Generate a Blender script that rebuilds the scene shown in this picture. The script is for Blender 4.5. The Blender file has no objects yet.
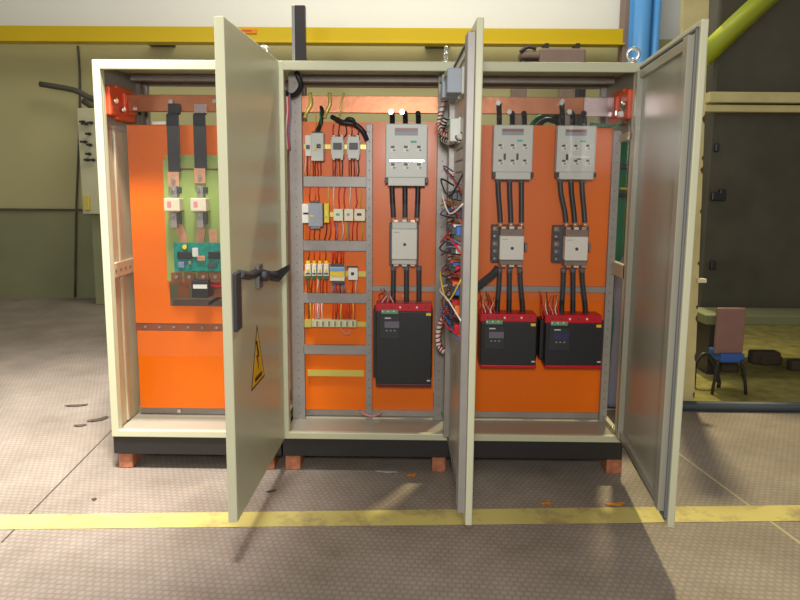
import bpy, bmesh, math, random
from mathutils import Vector, Matrix
random.seed(7)
S = bpy.context.scene
COL = S.collection
ZO = 0.187                       # height of the carcass bottom above the floor
W, H = 0.90, 1.925               # bay width, carcass height
# ------------------------------------------------------------------ camera
CP = Vector((1.552, -3.4014, 1.3408 + ZO)); YAW, PIT, ROL, F = -0.0103, 0.1402, 0.0079, 676.6
cy, sy, cp_, sp_ = math.cos(YAW), math.sin(YAW), math.cos(PIT), math.sin(PIT)
FW = Vector((sy*cp_, cy*cp_, -sp_)); RT = Vector((cy, -sy, 0)); UP = RT.cross(FW)
R2 = math.cos(ROL)*RT + math.sin(ROL)*UP; U2 = -math.sin(ROL)*RT + math.cos(ROL)*UP
cam = bpy.data.objects.new('camera', bpy.data.cameras.new('camera')); COL.objects.link(cam)
M3 = Matrix((R2, U2, -FW)).transposed(); cam.matrix_world = Matrix.Translation(CP) @ M3.to_4x4()
cam.data.sensor_width = 36; cam.data.lens = F/800*36; cam.data.shift_y = -22/800; cam.data.clip_end = 200
S.camera = cam

def at(px, py, Y):
    """point of the depth plane y=Y seen at a place of the photograph"""
    d = FW + R2*((px-400)/F) - U2*((py-278)/F)
    return CP + d*((Y-CP.y)/d.y)

# ------------------------------------------------------------------ materials
def lin(c):
    return tuple((x/255/12.92 if x/255 <= .04045 else ((x/255+.055)/1.055)**2.4) for x in c)+(1,)
def mat(name, rgb, rough=.5, metal=0, bump=0, bscale=200, var=0, vscale=8, coat=0, emis=None, spec=.5, rvar=0):
    m = bpy.data.materials.new(name); m.use_nodes = True; nt = m.node_tree; b = nt.nodes['Principled BSDF']
    c = lin(rgb); b.inputs['Base Color'].default_value = c; b.inputs['Roughness'].default_value = rough
    b.inputs['Metallic'].default_value = metal; b.inputs['Coat Weight'].default_value = coat; b.inputs['Coat Roughness'].default_value = .12
    b.inputs['Specular IOR Level'].default_value = spec
    tc = nt.nodes.new('ShaderNodeTexCoord')
    def noise(sc, det=3):
        n = nt.nodes.new('ShaderNodeTexNoise'); n.inputs['Scale'].default_value = sc; n.inputs['Detail'].default_value = det
        nt.links.new(tc.outputs['Object'], n.inputs['Vector']); return n
    if var:
        n = noise(vscale, 5); r = nt.nodes.new('ShaderNodeValToRGB')
        r.color_ramp.elements[0].position = .3; r.color_ramp.elements[1].position = .7
        r.color_ramp.elements[0].color = tuple(x*(1-var) for x in c[:3])+(1,); r.color_ramp.elements[1].color = tuple(min(1, x*(1+var*.6)) for x in c[:3])+(1,)
        nt.links.new(n.outputs['Fac'], r.inputs['Fac']); nt.links.new(r.outputs['Color'], b.inputs['Base Color'])
    if rvar:
        n = noise(3, 3); mr = nt.nodes.new('ShaderNodeMapRange'); mr.inputs['To Min'].default_value = max(0, rough-rvar); mr.inputs['To Max'].default_value = rough+rvar
        nt.links.new(n.outputs['Fac'], mr.inputs['Value']); nt.links.new(mr.outputs['Result'], b.inputs['Roughness'])
    if bump:
        n = noise(bscale, 2); bp = nt.nodes.new('ShaderNodeBump'); bp.inputs['Strength'].default_value = bump; bp.inputs['Distance'].default_value = .002
        nt.links.new(n.outputs['Fac'], bp.inputs['Height']); nt.links.new(bp.outputs['Normal'], b.inputs['Normal'])
    if emis:
        b.inputs['Emission Color'].default_value = lin(emis); b.inputs['Emission Strength'].default_value = 1
    return m
PAINT = mat('beige_enclosure_paint', (196, 196, 165), .38, bump=.15, bscale=260, var=.03, vscale=2)
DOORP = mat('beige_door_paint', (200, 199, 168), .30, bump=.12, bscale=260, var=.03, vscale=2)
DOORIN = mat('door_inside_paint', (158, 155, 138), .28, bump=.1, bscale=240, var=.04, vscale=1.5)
ORANGE = mat('orange_plate_paint', (242, 114, 2), .36, bump=.05, bscale=90, var=.05, vscale=2.5, coat=.1, spec=.4)
ZINC = mat('galvanised_steel', (156, 151, 145), .42, .25, bump=.08, bscale=60, var=.08, vscale=14)
ZINCD = mat('dull_galvanised_steel', (120, 116, 110), .5, .35, var=.1, vscale=10)
CHROME = mat('bright_plated_steel', (225, 225, 220), .2, .9)
COPPER = mat('copper_bar', (178, 116, 84), .36, .7, bump=.25, bscale=30, var=.14, vscale=9)
COPLIT = mat('bright_copper', (226, 170, 136), .34, .5, var=.15, vscale=25)
TINNED = mat('tinned_bar_end', (205, 185, 185), .22, .75, var=.1, vscale=8)
BLACK = mat('black_plastic', (40, 40, 42), .42)
PLINTH = mat('black_plinth_paint', (38, 35, 34), .5, bump=.1, bscale=150)
HANDLE = mat('black_handle', (54, 55, 60), .5)
CABLE = mat('black_cable', (40, 42, 46), .45)
SLEEVE = mat('grey_heat_shrink', (96, 100, 106), .5)
LGREY = mat('light_grey_plastic', (208, 210, 202), .4)
WHITE = mat('white_plastic', (232, 230, 218), .4)
GREY = mat('grey_plastic', (150, 158, 168), .45)
DGREY = mat('dark_grey_plastic', (70, 72, 76), .45)
RED = mat('red_plastic', (206, 26, 44), .35)
ORED = mat('red_orange_insulator', (228, 80, 36), .45, var=.1, vscale=12)
YELLOW = mat('yellow_plastic', (238, 205, 40), .4)
CREAM = mat('cream_ceramic', (236, 226, 196), .35)
TEAL = mat('teal_circuit_board', (20, 138, 122), .35, var=.35, vscale=60)
OLIVE = mat('green_insulating_sheet', (150, 172, 92), .5, var=.08, vscale=5)
GREEN = mat('green_machine_paint', (26, 128, 86), .5, var=.2, vscale=5)
LBLUE = mat('light_blue_plastic', (120, 165, 215), .4)
BLUE = mat('blue_plastic', (50, 100, 180), .4)
ORANGEP = mat('orange_plastic', (235, 110, 30), .4)
PINK = mat('pink_wire_cover', (226, 150, 150), .5)
WRED = mat('red_wire', (214, 40, 30), .45)
WDRED = mat('dark_red_wire', (150, 40, 30), .5)
WWHITE = mat('white_wire', (235, 225, 215), .5)
WYEL = mat('yellow_wire', (225, 190, 60), .5)
WBLACK = mat('black_wire', (35, 32, 34), .5)
WBLUE = mat('blue_grey_wire', (130, 135, 170), .5)
WGREEN = mat('green_wire', (50, 120, 80), .5)
PASS = mat('yellow_passivated_rail', (216, 200, 100), .32, .3)
RUBBER = mat('dark_rubber_gasket', (112, 112, 116), .6)
SCREEN = mat('grey_display', (120, 112, 128), .2)
SCREENB = mat('blue_display', (66, 66, 104), .15)
SLOT = mat('dark_red_window', (150, 92, 84), .4)
TEALINK = mat('teal_logo_ink', (70, 180, 170), .5)
SIGNY = mat('warning_yellow', (250, 196, 10), .4)
SIGNO = mat('orange_sticker', (240, 140, 20), .4)
INK = mat('black_ink', (30, 26, 20), .5)
REDINK = mat('red_ink', (190, 40, 20), .5)
BLOCKM = mat('reddish_wood', (178, 112, 80), .8, var=.3, vscale=30, bump=.4, bscale=60)
BEAMY = mat('yellow_beam_paint', (214, 184, 4), .38, var=.05, vscale=1.2)
BLUEP = mat('blue_painted_steel', (88, 158, 218), .42, var=.06, vscale=3)
BROWNP = mat('brown_painted_steel', (136, 116, 104), .6, var=.1, vscale=4)
DARKST = mat('dark_steel', (62, 58, 60), .4, .3)
WALLM = mat('beige_hall_wall', (190, 184, 132), .7, var=.05, vscale=.7)
WALLLOW = mat('olive_wall_dado', (140, 142, 104), .75, var=.16, vscale=1.1)
WALLUP = mat('white_upper_wall', (240, 240, 232), .8, var=.02, vscale=1)
DARKM = mat('dark_machine_paint', (84, 80, 66), .6, var=.25, vscale=3)
RUST = mat('rusty_brown', (110, 70, 40), .8, var=.4, vscale=40)
CREAMP = mat('cream_painted_steel', (218, 206, 146), .5, var=.12, vscale=6)
HOSE = mat('blue_grey_hose', (150, 158, 182), .5)
SEATR = mat('faded_red_seat', (150, 112, 104), .7, var=.1, vscale=10)
LEAFY = mat('dry_leaf', (205, 130, 45), .8)
PANELM = mat('pale_control_panel', (198, 196, 158), .5, var=.06, vscale=5)
PIPEM = mat('dark_grey_pipe', (70, 80, 88), .5)
DUST = mat('grey_debris', (80, 68, 55), .9)

def glass_mat():
    m = bpy.data.materials.new('clear_acrylic'); m.use_nodes = True; nt = m.node_tree; nt.nodes.clear()
    o = nt.nodes.new('ShaderNodeOutputMaterial'); t = nt.nodes.new('ShaderNodeBsdfTransparent'); g = nt.nodes.new('ShaderNodeBsdfGlossy')
    t.inputs['Color'].default_value = (1, 1, 1, 1)
    d = nt.nodes.new('ShaderNodeBsdfDiffuse'); d.inputs['Color'].default_value = (.8, .76, .76, 1)  # faint milky film stands in for the haze of reflections on the sheet
    g.inputs['Roughness'].default_value = .06; fr = nt.nodes.new('ShaderNodeFresnel'); fr.inputs['IOR'].default_value = 1.49
    mx = nt.nodes.new('ShaderNodeMixShader'); m2 = nt.nodes.new('ShaderNodeMixShader'); m2.inputs[0].default_value = .008
    ml = nt.nodes.new('ShaderNodeMath'); ml.operation = 'MULTIPLY'; ml.inputs[1].default_value = .6; nt.links.new(fr.outputs[0], ml.inputs[0]); nt.links.new(ml.outputs[0], mx.inputs[0]); nt.links.new(m2.outputs[0], mx.inputs[1]); nt.links.new(g.outputs[0], mx.inputs[2])
    nt.links.new(t.outputs[0], m2.inputs[1]); nt.links.new(d.outputs[0], m2.inputs[2]); nt.links.new(mx.outputs[0], o.inputs[0]); return m
GLASS = glass_mat()

def floor_mat():
    m = bpy.data.materials.new('tread_pattern_floor'); m.use_nodes = True; nt = m.node_tree; b = nt.nodes['Principled BSDF']; N = nt.nodes.new; L = nt.links.new
    tc = N('ShaderNodeTexCoord'); mp = N('ShaderNodeMapping'); mp.inputs['Rotation'].default_value = (0, 0, math.radians(4)); L(tc.outputs['Object'], mp.inputs[0])
    br = N('ShaderNodeTexBrick'); br.inputs['Scale'].default_value = 1; br.inputs['Brick Width'].default_value = .03; br.inputs['Row Height'].default_value = .03
    br.inputs['Mortar Size'].default_value = .009; br.inputs['Mortar Smooth'].default_value = 1; br.offset = .5
    br.inputs['Color1'].default_value = lin((166, 155, 144)); br.inputs['Color2'].default_value = lin((160, 149, 138)); br.inputs['Mortar'].default_value = lin((144, 133, 124))
    L(mp.outputs[0], br.inputs['Vector'])
    n = N('ShaderNodeTexNoise'); n.inputs['Scale'].default_value = 2.2; n.inputs['Detail'].default_value = 8; n.inputs['Roughness'].default_value = .65; L(tc.outputs['Object'], n.inputs['Vector'])
    r = N('ShaderNodeValToRGB'); r.color_ramp.elements[0].position = .3; r.color_ramp.elements[0].color = (.66, .63, .58, 1); r.color_ramp.elements[1].position = .7; r.color_ramp.elements[1].color = (1.08, 1.06, 1.03, 1)
    L(n.outputs['Fac'], r.inputs[0]); mx = N('ShaderNodeMix'); mx.data_type = 'RGBA'; mx.blend_type = 'MULTIPLY'; mx.inputs[0].default_value = 1
    L(br.outputs['Color'], mx.inputs[6]); L(r.outputs[0], mx.inputs[7]); L(mx.outputs[2], b.inputs['Base Color'])
    bp = N('ShaderNodeBump'); bp.inputs['Strength'].default_value = .14; bp.inputs['Distance'].default_value = .002; bp.invert = True
    L(br.outputs['Fac'], bp.inputs['Height']); L(bp.outputs[0], b.inputs['Normal']); b.inputs['Roughness'].default_value = .62
    return m
def stripe_mat():
    m = bpy.data.materials.new('worn_yellow_lane_paint'); m.use_nodes = True; nt = m.node_tree; b = nt.nodes['Principled BSDF']; N = nt.nodes.new; L = nt.links.new
    tc = N('ShaderNodeTexCoord'); n = N('ShaderNodeTexNoise'); n.inputs['Scale'].default_value = 3.5; n.inputs['Detail'].default_value = 8; n.inputs['Roughness'].default_value = .7; L(tc.outputs['Object'], n.inputs['Vector'])
    r = N('ShaderNodeValToRGB'); r.color_ramp.elements[0].position = .36; r.color_ramp.elements[0].color = lin((160, 142, 100)); r.color_ramp.elements[1].position = .5; r.color_ramp.elements[1].color = lin((210, 196, 116))
    L(n.outputs['Fac'], r.inputs[0]); L(r.outputs[0], b.inputs['Base Color']); b.inputs['Roughness'].default_value = .55; return m

# ------------------------------------------------------------------ mesh builder
class MB:
    def __init__(s, T=None): s.v = []; s.f = []; s.mi = []; s.sm = []; s.mats = []; s.T = T or Matrix.Identity(4)
    def m(s, mt):
        if mt not in s.mats: s.mats.append(mt)
        return s.mats.index(mt)
    def add(s, vs, fs, mt, smooth=False):
        o = len(s.v); s.v += [s.T @ Vector(v) for v in vs]; k = s.m(mt)
        for f in fs: s.f.append([o+i for i in f]); s.mi.append(k); s.sm.append(smooth)
        return s
    def box(s, x0, x1, y0, y1, z0, z1, mt, bev=0):
        if x0 > x1: x0, x1 = x1, x0
        if y0 > y1: y0, y1 = y1, y0
        if z0 > z1: z0, z1 = z1, z0
        b = min(bev, (x1-x0)*.45, (y1-y0)*.45, (z1-z0)*.45)
        if b <= 0:
            vs = [(x, y, z) for x in (x0, x1) for y in (y0, y1) for z in (z0, z1)]
            return s.add(vs, [(0, 1, 3, 2), (4, 6, 7, 5), (0, 4, 5, 1), (2, 3, 7, 6), (0, 2, 6, 4), (1, 5, 7, 3)], mt)
        bm = bmesh.new(); bmesh.ops.create_cube(bm, size=1)
        for v in bm.verts: v.co = Vector(((x0+x1)/2+v.co.x*(x1-x0), (y0+y1)/2+v.co.y*(y1-y0), (z0+z1)/2+v.co.z*(z1-z0)))
        bmesh.ops.bevel(bm, geom=bm.edges[:], offset=b, segments=2, profile=.5, affect='EDGES')
        bm.verts.index_update(); vs = [v.co.copy() for v in bm.verts]; fs = [[v.index for v in f.verts] for f in bm.faces]; bm.free()
        return s.add(vs, fs, mt)
    def pbox(s, px0, py0, px1, py1, Y, d, mt, bev=.002):
        a = at(px0, (py0+py1)/2, Y); b = at(px1, (py0+py1)/2, Y); c = at((px0+px1)/2, py0, Y); e = at((px0+px1)/2, py1, Y)
        return s.box(a.x, b.x, Y, Y+d, e.z, c.z, mt, bev)
    def tube(s, pts, r, mt, seg=8, sm=4):
        P = [Vector(p) for p in pts]
        if sm > 1 and len(P) > 2:
            Q = []
            for i in range(len(P)-1):
                p0 = P[max(i-1, 0)]; p1 = P[i]; p2 = P[i+1]; p3 = P[min(i+2, len(P)-1)]
                for k in range(sm):
                    t = k/sm; Q.append(.5*((2*p1)+(p2-p0)*t+(2*p0-5*p1+4*p2-p3)*t*t+(3*p1-p0-3*p2+p3)*t**3))
            Q.append(P[-1]); P = Q
        vs = []; n = len(P); prev = None
        for i, p in enumerate(P):
            d = (P[min(i+1, n-1)]-P[max(i-1, 0)]).normalized()
            if prev is None:
                a = Vector((0, 0, 1)) if abs(d.z) < .9 else Vector((1, 0, 0)); u = d.cross(a).normalized()
            else: u = (prev-d*prev.dot(d)).normalized()
            prev = u; w = d.cross(u)
            rr = r(i/(n-1)) if callable(r) else r
            vs += [p+u*math.cos(2*math.pi*k/seg)*rr+w*math.sin(2*math.pi*k/seg)*rr for k in range(seg)]
        fs = [(i*seg+k, i*seg+(k+1) % seg, (i+1)*seg+(k+1) % seg, (i+1)*seg+k) for i in range(n-1) for k in range(seg)]
        s.add(vs, fs, mt, True); o = len(s.v)-len(vs); k = s.m(mt)
        for c in (list(range(seg))[::-1], [(n-1)*seg+q for q in range(seg)]): s.f.append([o+i for i in c]); s.mi.append(k); s.sm.append(False)
        return s
    def cyl(s, p0, p1, r, mt, seg=16): return s.tube([p0, p1], r, mt, seg, 1)
    def ptube(s, pp, r, mt, seg=8, sm=4): return s.tube([at(*p) for p in pp], r, mt, seg, sm)
    def prism(s, poly, ext, mt):
        n = len(poly); P = [Vector(p) for p in poly]; e = Vector(ext)
        return s.add(P+[p+e for p in P], [list(range(n))[::-1], [n+i for i in range(n)]]+[(i, (i+1) % n, n+(i+1) % n, n+i) for i in range(n)], mt)
    def torus(s, c, ax, R, r, mt, seg=24, rs=8):
        ax = Vector(ax).normalized(); a = Vector((0, 0, 1)) if abs(ax.z) < .9 else Vector((1, 0, 0)); u = ax.cross(a).normalized(); w = ax.cross(u); c = Vector(c); vs = []
        for i in range(seg):
            t = 2*math.pi*i/seg; d = u*math.cos(t)+w*math.sin(t)
            for k in range(rs): q = 2*math.pi*k/rs; vs.append(c+d*(R+r*math.cos(q))+ax*r*math.sin(q))
        fs = [(i*rs+k, i*rs+(k+1) % rs, ((i+1) % seg)*rs+(k+1) % rs, ((i+1) % seg)*rs+k) for i in range(seg) for k in range(rs)]
        return s.add(vs, fs, mt, True)
    def build(s, name, parent=None, label=None):
        lo = Vector([min(v[i] for v in s.v) for i in range(3)]); hi = Vector([max(v[i] for v in s.v) for i in range(3)])
        o0 = Vector(((lo.x+hi.x)/2, (lo.y+hi.y)/2, lo.z))
        me = bpy.data.meshes.new(name); me.from_pydata([v-o0 for v in s.v], [], s.f)
        for m_ in s.mats: me.materials.append(m_)
        for p, k, q in zip(me.polygons, s.mi, s.sm): p.material_index = k; p.use_smooth = q
        bm = bmesh.new(); bm.from_mesh(me); bmesh.ops.recalc_face_normals(bm, faces=bm.faces[:]); bm.to_mesh(me); bm.free()
        o = bpy.data.objects.new(name, me); COL.objects.link(o); BASE[o.name] = o0
        if parent: o.parent = parent; o.location = o0-BASE[parent.name]
        else: o.location = o0
        if label: o['label'] = label
        return o
BASE = {}
def thing(name, label, cat, loc, group=None):
    o = bpy.data.objects.new(name, None); o.empty_display_size = .05; COL.objects.link(o); o.location = loc; BASE[o.name] = Vector(loc)
    o['label'] = label; o['category'] = cat
    if group: o['group'] = group
    return o
def tag(o, label, cat, group=None):
    o['label'] = label; o['category'] = cat
    if group: o['group'] = group
    return o
def struct(o): o['kind'] = 'structure'; return o

# ------------------------------------------------------------------ setting
mb = MB(); mb.box(-9, 13, -6, 9, -.1, 0, floor_mat()); struct(mb.build('floor'))
# yellow lane line painted on the floor
mb = MB(); A = at(74, 515, 0); 
def fl(px, py):
    d = FW + R2*((px-400)/F) - U2*((py-278)/F); return CP + d*(-CP.z/d.z)
a, b_, c, d_ = fl(74, 514.5), fl(726, 506.5), fl(726, 524.5), fl(74, 526.5)
e1 = (b_-a).normalized(); a -= e1*4; b_ += e1*4; c += e1*4; d_ -= e1*4
mb.prism([(p.x, p.y, .0015) for p in (d_, c, b_, a)], (0, 0, .001), stripe_mat()); struct(mb.build('floor_marking'))
# far wall of the hall, in bands
mb = MB(); mb.box(-9, 13, 5.3, 5.5, 1.15, 3.30, WALLM); mb.box(-9, 13, 5.28, 5.5, 0, 1.15, WALLLOW); mb.box(-9, 13, 5.3, 5.5, 3.30, 6, WALLUP); struct(mb.build('wall_back'))
# raised trim at the dado and a wall joint
mb = MB(); mb.box(-9, 1.2, 5.255, 5.28, 1.13, 1.16, DARKM); struct(mb.build('trim_1'))

# yellow beam with black post in front
t = thing('crane_beam', 'long yellow painted steel beam running behind the enclosures along the far wall', 'beam', (1.4, 5, 3.13))
p0, p1 = at(-260, 44, 5), at(622, 44, 5)
mb = MB(); mb.box(-6, p1.x, 4.92, 5.06, at(300, 44, 5).z, at(300, 28.5, 5).z, BEAMY, .006)
mb.box(-6, p1.x, 4.88, 5.06, at(300, 44.8, 5).z, at(300, 43.2, 5).z, BEAMY, .004); mb.build('web', t)
for x in (-4, -1.5, 1.9): 
    q = MB(); q.box(x-.15, x+.15, 5.0, 5.31, at(300, 43, 5).z, at(300, 40, 5).z, DARKST, .004); q.build('bracket', t)
q = MB(); q.pbox(241, 28.6, 257, 33.4, 4.905, .012, SIGNO, .002); 
for k in range(4): q.pbox(242+k*2.5, 30.2, 243.6+k*2.5, 31.2, 4.9, .006, REDINK, 0)
q.build('sticker', t, 'orange sticker with dark red marks')
q = MB(); q.pbox(294.5, 5, 306.5, 300, 4.4, .09, DARKST, .006); q.pbox(293.5, 5, 296.5, 300, 4.38, .02, CHROME, .002); q.box(at(300,44,4.4).x-.12, at(300,44,4.4).x+.12, 4.34, 4.6, 0, .02, DARKST)
z = BASE; tag(q.build('steel_post'), 'black steel post with bright edge rising behind the left and middle enclosures', 'post')
q = MB(); p0, p1 = at(623, 44, 4.9), at(633, 44, 4.9); q.box(p0.x, p1.x, 4.9, 5.1, 0, 4.4, BROWNP, .01); q.box(p0.x-.06, p1.x+.06, 4.88, 5.2, 0, .02, BROWNP)
tag(q.build('brown_column'), 'brown steel column at the end of the yellow beam', 'column')
t = thing('blue_column', 'light blue double tube column behind the right enclosure eyebolt', 'column', (at(648, 44, 4.7).x, 4.8, 0))
for (x0, x1) in ((635, 652), (654.5, 662)):
    q = MB(); u, v = at(x0, 44, 4.7), at(x1, 44, 4.7); r = (v.x-u.x)/2; q.cyl(((u.x+v.x)/2, 4.8, 0), ((u.x+v.x)/2, 4.8, 4.3), r, BLUEP, 20); q.build('tube', t)
q = MB(); u, v = at(633, 44, 4.7), at(664, 44, 4.7); q.box(u.x, v.x, 4.86, 4.9, 0, 4.3, BLUEP, .005); q.build('back_plate', t)

# items on the left of the far wall
q = MB(); q.ptube([(78, 46, 5.286), (80, 90, 5.286), (79, 140, 5.286), (76, 215, 5.262), (75, 297, 5.262)], .014, DARKM, 8, 3); tag(q.build('conduit'), 'thin dark vertical conduit on far wall left of enclosures', 'conduit')
q = MB(); q.ptube([(40, 84, 5.1), (74, 90, 5.1), (88, 97, 5.1), (102, 101, 5.1)], .035, DARKM, 10, 3); q.ptube([(84, 100, 5.1), (96, 108, 5.1)], .05, DARKM, 10, 1)
tag(q.build('cable_tray'), 'dark cable duct sloping across the far wall at the left', 'cable duct')
t = thing('control_cabinet', 'pale machine control cabinet with black knobs left of the enclosures', 'cabinet', (at(92, 300, 4.7).x, 4.9, 0))
u, v, w_ = at(76.5, 108, 4.7), at(108, 108, 4.7), at(80, 214, 4.7)
q = MB(); q.box(u.x, v.x, 4.7, 5.2, w_.z, u.z, PANELM, .01); q.build('panel_box', t)
q = MB(); q.box(u.x+.05, v.x-.05, 4.8, 5.2, 0, w_.z, WALLLOW, .01); q.build('base', t)
for (x, y, h) in ((84, 122, 0), (87, 124, 1), (92, 123, 0), (90, 134, 0), (86, 142, 1), (91, 145, 0), (90, 154, 0), (94, 160, 0), (88.5, 160, 0)):
    q = MB(); c = at(x, y, 4.7); q.cyl((c.x, 4.7, c.z), (c.x, 4.66, c.z), .018, BLACK, 12); q.box(c.x-.035*(1+h*.4), c.x+.035, 4.645, 4.665, c.z-.012, c.z+.012, BLACK, .003); q.build('knob', t)
q = MB(); q.pbox(83, 196, 89, 210, 4.66, .04, PASS, .003); q.build('label_plate', t, 'small dull yellow plate')

# green machine behind the right enclosure
t = thing('green_machine', 'green painted machine housing seen through the open side of the right enclosure', 'machine', (2.75, 1.3, 0))
q = MB(); q.box(2.55, 3.25, 1.1, 1.9, .32, 1.88, GREEN, .02); q.build('housing', t)
q = MB(); q.box(2.5, 3.3, 1.05, 1.95, 0, .32, PANELM, .01); q.build('base', t)
q = MB(); q.box(2.7, 3.15, 1.08, 1.1, 1.44, 1.47, DARKST); q.build('rail', t)
q = MB(); q.pbox(621, 187.5, 628, 189.5, 1.07, .03, YELLOW, 0); q.build('latch', t, 'small yellow latch')
q = MB(); q.pbox(620, 163, 632, 169, 1.05, .05, DGREY, .01); q.build('handle', t)
q = MB(); c0 = at(621, 262, .95); q.tube([at(632, 258, 1.0), at(625, 268, .98), at(621, 290, .96), at(620, 325, .96), at(617, 350, .97), at(614, 380, .98), Vector((at(613, 380, .98).x, .98, .06))], lambda s: .052-.02*s, HOSE, 14, 4)
tag(q.build('flexible_hose'), 'blue grey hose curving down beside the green machine', 'hose')
for k, (pts, lb) in enumerate([([(530, 128, .8), (538, 118, .8), (548, 115, .85), (558, 120, .8), (562, 130, .8)], 'outer dark green cable loop behind the right enclosure plate'), ([(536, 129, .78), (545, 120, .78), (554, 122, .8), (558, 131, .8)], 'inner dark green cable loop behind the right enclosure plate')]):
    q = MB(); q.ptube(pts+[(pts[-1][0], 428 if k else 180, .8)], .016, GREEN if k == 0 else WBLACK, 8, 5); q.ptube([pts[0], (pts[0][0], 180, .8)], .016, GREEN if k == 0 else WBLACK, 8, 1); tag(q.build('cable_loop'), lb, 'cable')
# crane trolley on the beam
t = thing('hoist_trolley', 'dark hoist trolley in front of the wall below the yellow beam', 'hoist', at(553, 56, 4.6))
q = MB(); q.pbox(540, 48, 586, 66, 4.55, .35, BROWNP, .02); q.build('body', t)
q = MB(); q.pbox(521, 50, 545, 58, 4.6, .25, BROWNP, .03); q.pbox(522, 56, 540, 64, 4.65, .15, DARKST, .02); q.build('bracket', t)
q = MB(); q.ptube([(520, 52, 4.6), (528, 47, 4.6), (536, 49, 4.6)], .02, DARKST, 8); q.build('hook', t)
for hx in (545, 576):
    q = MB(); q.pbox(hx, 43, hx+4, 50, 4.7, .21, DARKST); q.build('hanger', t)
for (x0, x1, ms, lb) in ((512, 527, BROWNP, 'brown stanchion behind the left disconnector of the right enclosure'), (560, 574, BROWNP, 'brown stanchion near the right disconnector of the right enclosure'), (577, 586, DARKST, 'dark stanchion near the right disconnector of the right enclosure')):
    q = MB(); u, v = at(x0, 90, 3.9), at(x1, 90, 3.9); q.box(u.x, v.x, 3.9, 4.0, 0, at(x0, 78, 3.9).z, ms, .01); tag(q.build('stanchion'), lb, 'post')

# right hand side beyond the doors
t = thing('rusty_post', 'cream painted post with rusty chipped edge behind the open right door', 'post', (3.4, 1.22, 0))
top, bot = at(708, 30, 1.16), at(694, 402, 1.16)
q = MB(); dx = .16; z1 = 2.75
k = (top.x-bot.x)/(top.z-bot.z); xr = lambda z: bot.x+k*(z-bot.z)
q.prism([(xr(0)-dx, 1.16, 0), (xr(0), 1.16, 0), (xr(z1), 1.16, z1), (xr(z1)-dx, 1.16, z1)], (0, .05, 0), CREAMP); q.build('body', t)
for i in range(9):
    zz = [.08, .35, .62, .70, 1.0, 1.35, 1.62, 1.7, 1.95][i]; q = MB(); h = random.uniform(.02, .06)
    h *= .8
    q.prism([(xr(zz)-.006, 1.157, zz-h*.5), (xr(zz)+.001, 1.157, zz-h*.7), (xr(zz)+.001, 1.157, zz+h), (xr(zz)-.005, 1.157, zz+h*.8), (xr(zz)-random.uniform(.008, .018), 1.157, zz+h*.25)], (0, .02, 0), RUST); q.build('rust_patch', t)
q = MB(); q.pbox(698, 279, 707, 283, 1.12, .05, CREAM, .004); q.build('peg', t)
t = thing('dark_machine', 'tall dark grey machine standing beyond the right door', 'machine', (5.3, 2.6, 0))
u, z_ = at(712, 110, 2.3), at(712, 320, 2.3)
q = MB(); q.box(u.x, 7.2, 2.3, 2.6, z_.z, 3.6, DARKM, .02); q.build('housing', t)
for (x0, y0, x1, y1) in ((715.5, 143, 720, 152), (711, 261, 717, 270), (712, 192, 727, 201), (720, 189, 727, 195)):
    q = MB(); q.pbox(x0, y0, x1, y1, 2.27, .04, BLACK, .012); q.build('handle', t)
for xa in (u.x+.05, 6.0):
    q = MB(); q.box(xa, xa+.12, 2.4, 2.55, 0, z_.z, DARKM); q.build('leg', t)
q = MB(); q.pbox(709.5, 92, 850, 102.5, 2.15, .12, CREAMP, .006); tag(q.build('cream_beam'), 'upper cream box rail across the dark machine at right edge', 'rail')
q = MB(); q.pbox(705, 105, 850, 112, 2.2, .08, CREAMP, .006); tag(q.build('pale_rail'), 'lower thin pale rail across the dark machine at right edge', 'rail')
q = MB(); q.tube([at(702, 58, 2.25), at(740, 22, 2.25), at(790, -24, 2.25)], .085, mat('olive_yellow_paint', (170, 180, 40), .5), 4, 1); tag(q.build('slanting_brace'), 'olive yellow brace slanting up beyond the right door', 'brace')
q = MB(); u = fl(676, 411); q.tube([(u.x-.6, u.y+.02, .03), (u.x+4, u.y+.02, .03)], .035, PIPEM, 12, 1); tag(q.build('floor_pipe'), 'dark grey pipe lying along the floor at the right', 'pipe')
q = MB(); q.box(3.3, 9, 1.1, 4.9, .001, .006, mat('dirty_green_ground', (140, 130, 66), .9, var=.35, vscale=9)); struct(q.build('floor_patch'))
q = MB(); u = at(706, 315, 1.9); q.box(u.x, u.x+1.6, 1.9, 2.25, u.z, at(706, 325, 1.9).z, mat('grey_green_ledge', (128, 130, 92), .6), .01)
q.box(u.x+.06, u.x+.12, 1.95, 2.2, 0, at(706, 325, 1.9).z, DARKST); q.box(u.x+1.4, u.x+1.46, 1.95, 2.2, 0, at(706, 325, 1.9).z, DARKST); tag(q.build('work_bench'), 'low grey green bench below the dark machine', 'bench')
t = thing('shop_chair', 'faded red backed chair with tubular legs at the right edge', 'chair', (at(725, 400, 1.5).x, 1.6, 0))
q = MB(); q.pbox(716, 308, 745, 354, 1.45, .03, SEATR, .012); q.build('backrest', t)
q = MB(); q.pbox(721, 354, 745, 363, 1.42, .22, BLUE, .012); q.build('seat', t)
fz = lambda x, Y: Vector((at(x, 380, Y).x, Y, .012))
for (xa, xb, Y) in ((718, 713, 1.42), (742, 747, 1.42), (719, 716, 1.75), (741, 745, 1.75)):
    q = MB(); q.tube([at(xa, 360, Y), at((xa+xb)/2, 375, Y), fz(xb, Y)], .012, DARKST, 8, 3); q.build('leg', t)
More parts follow.
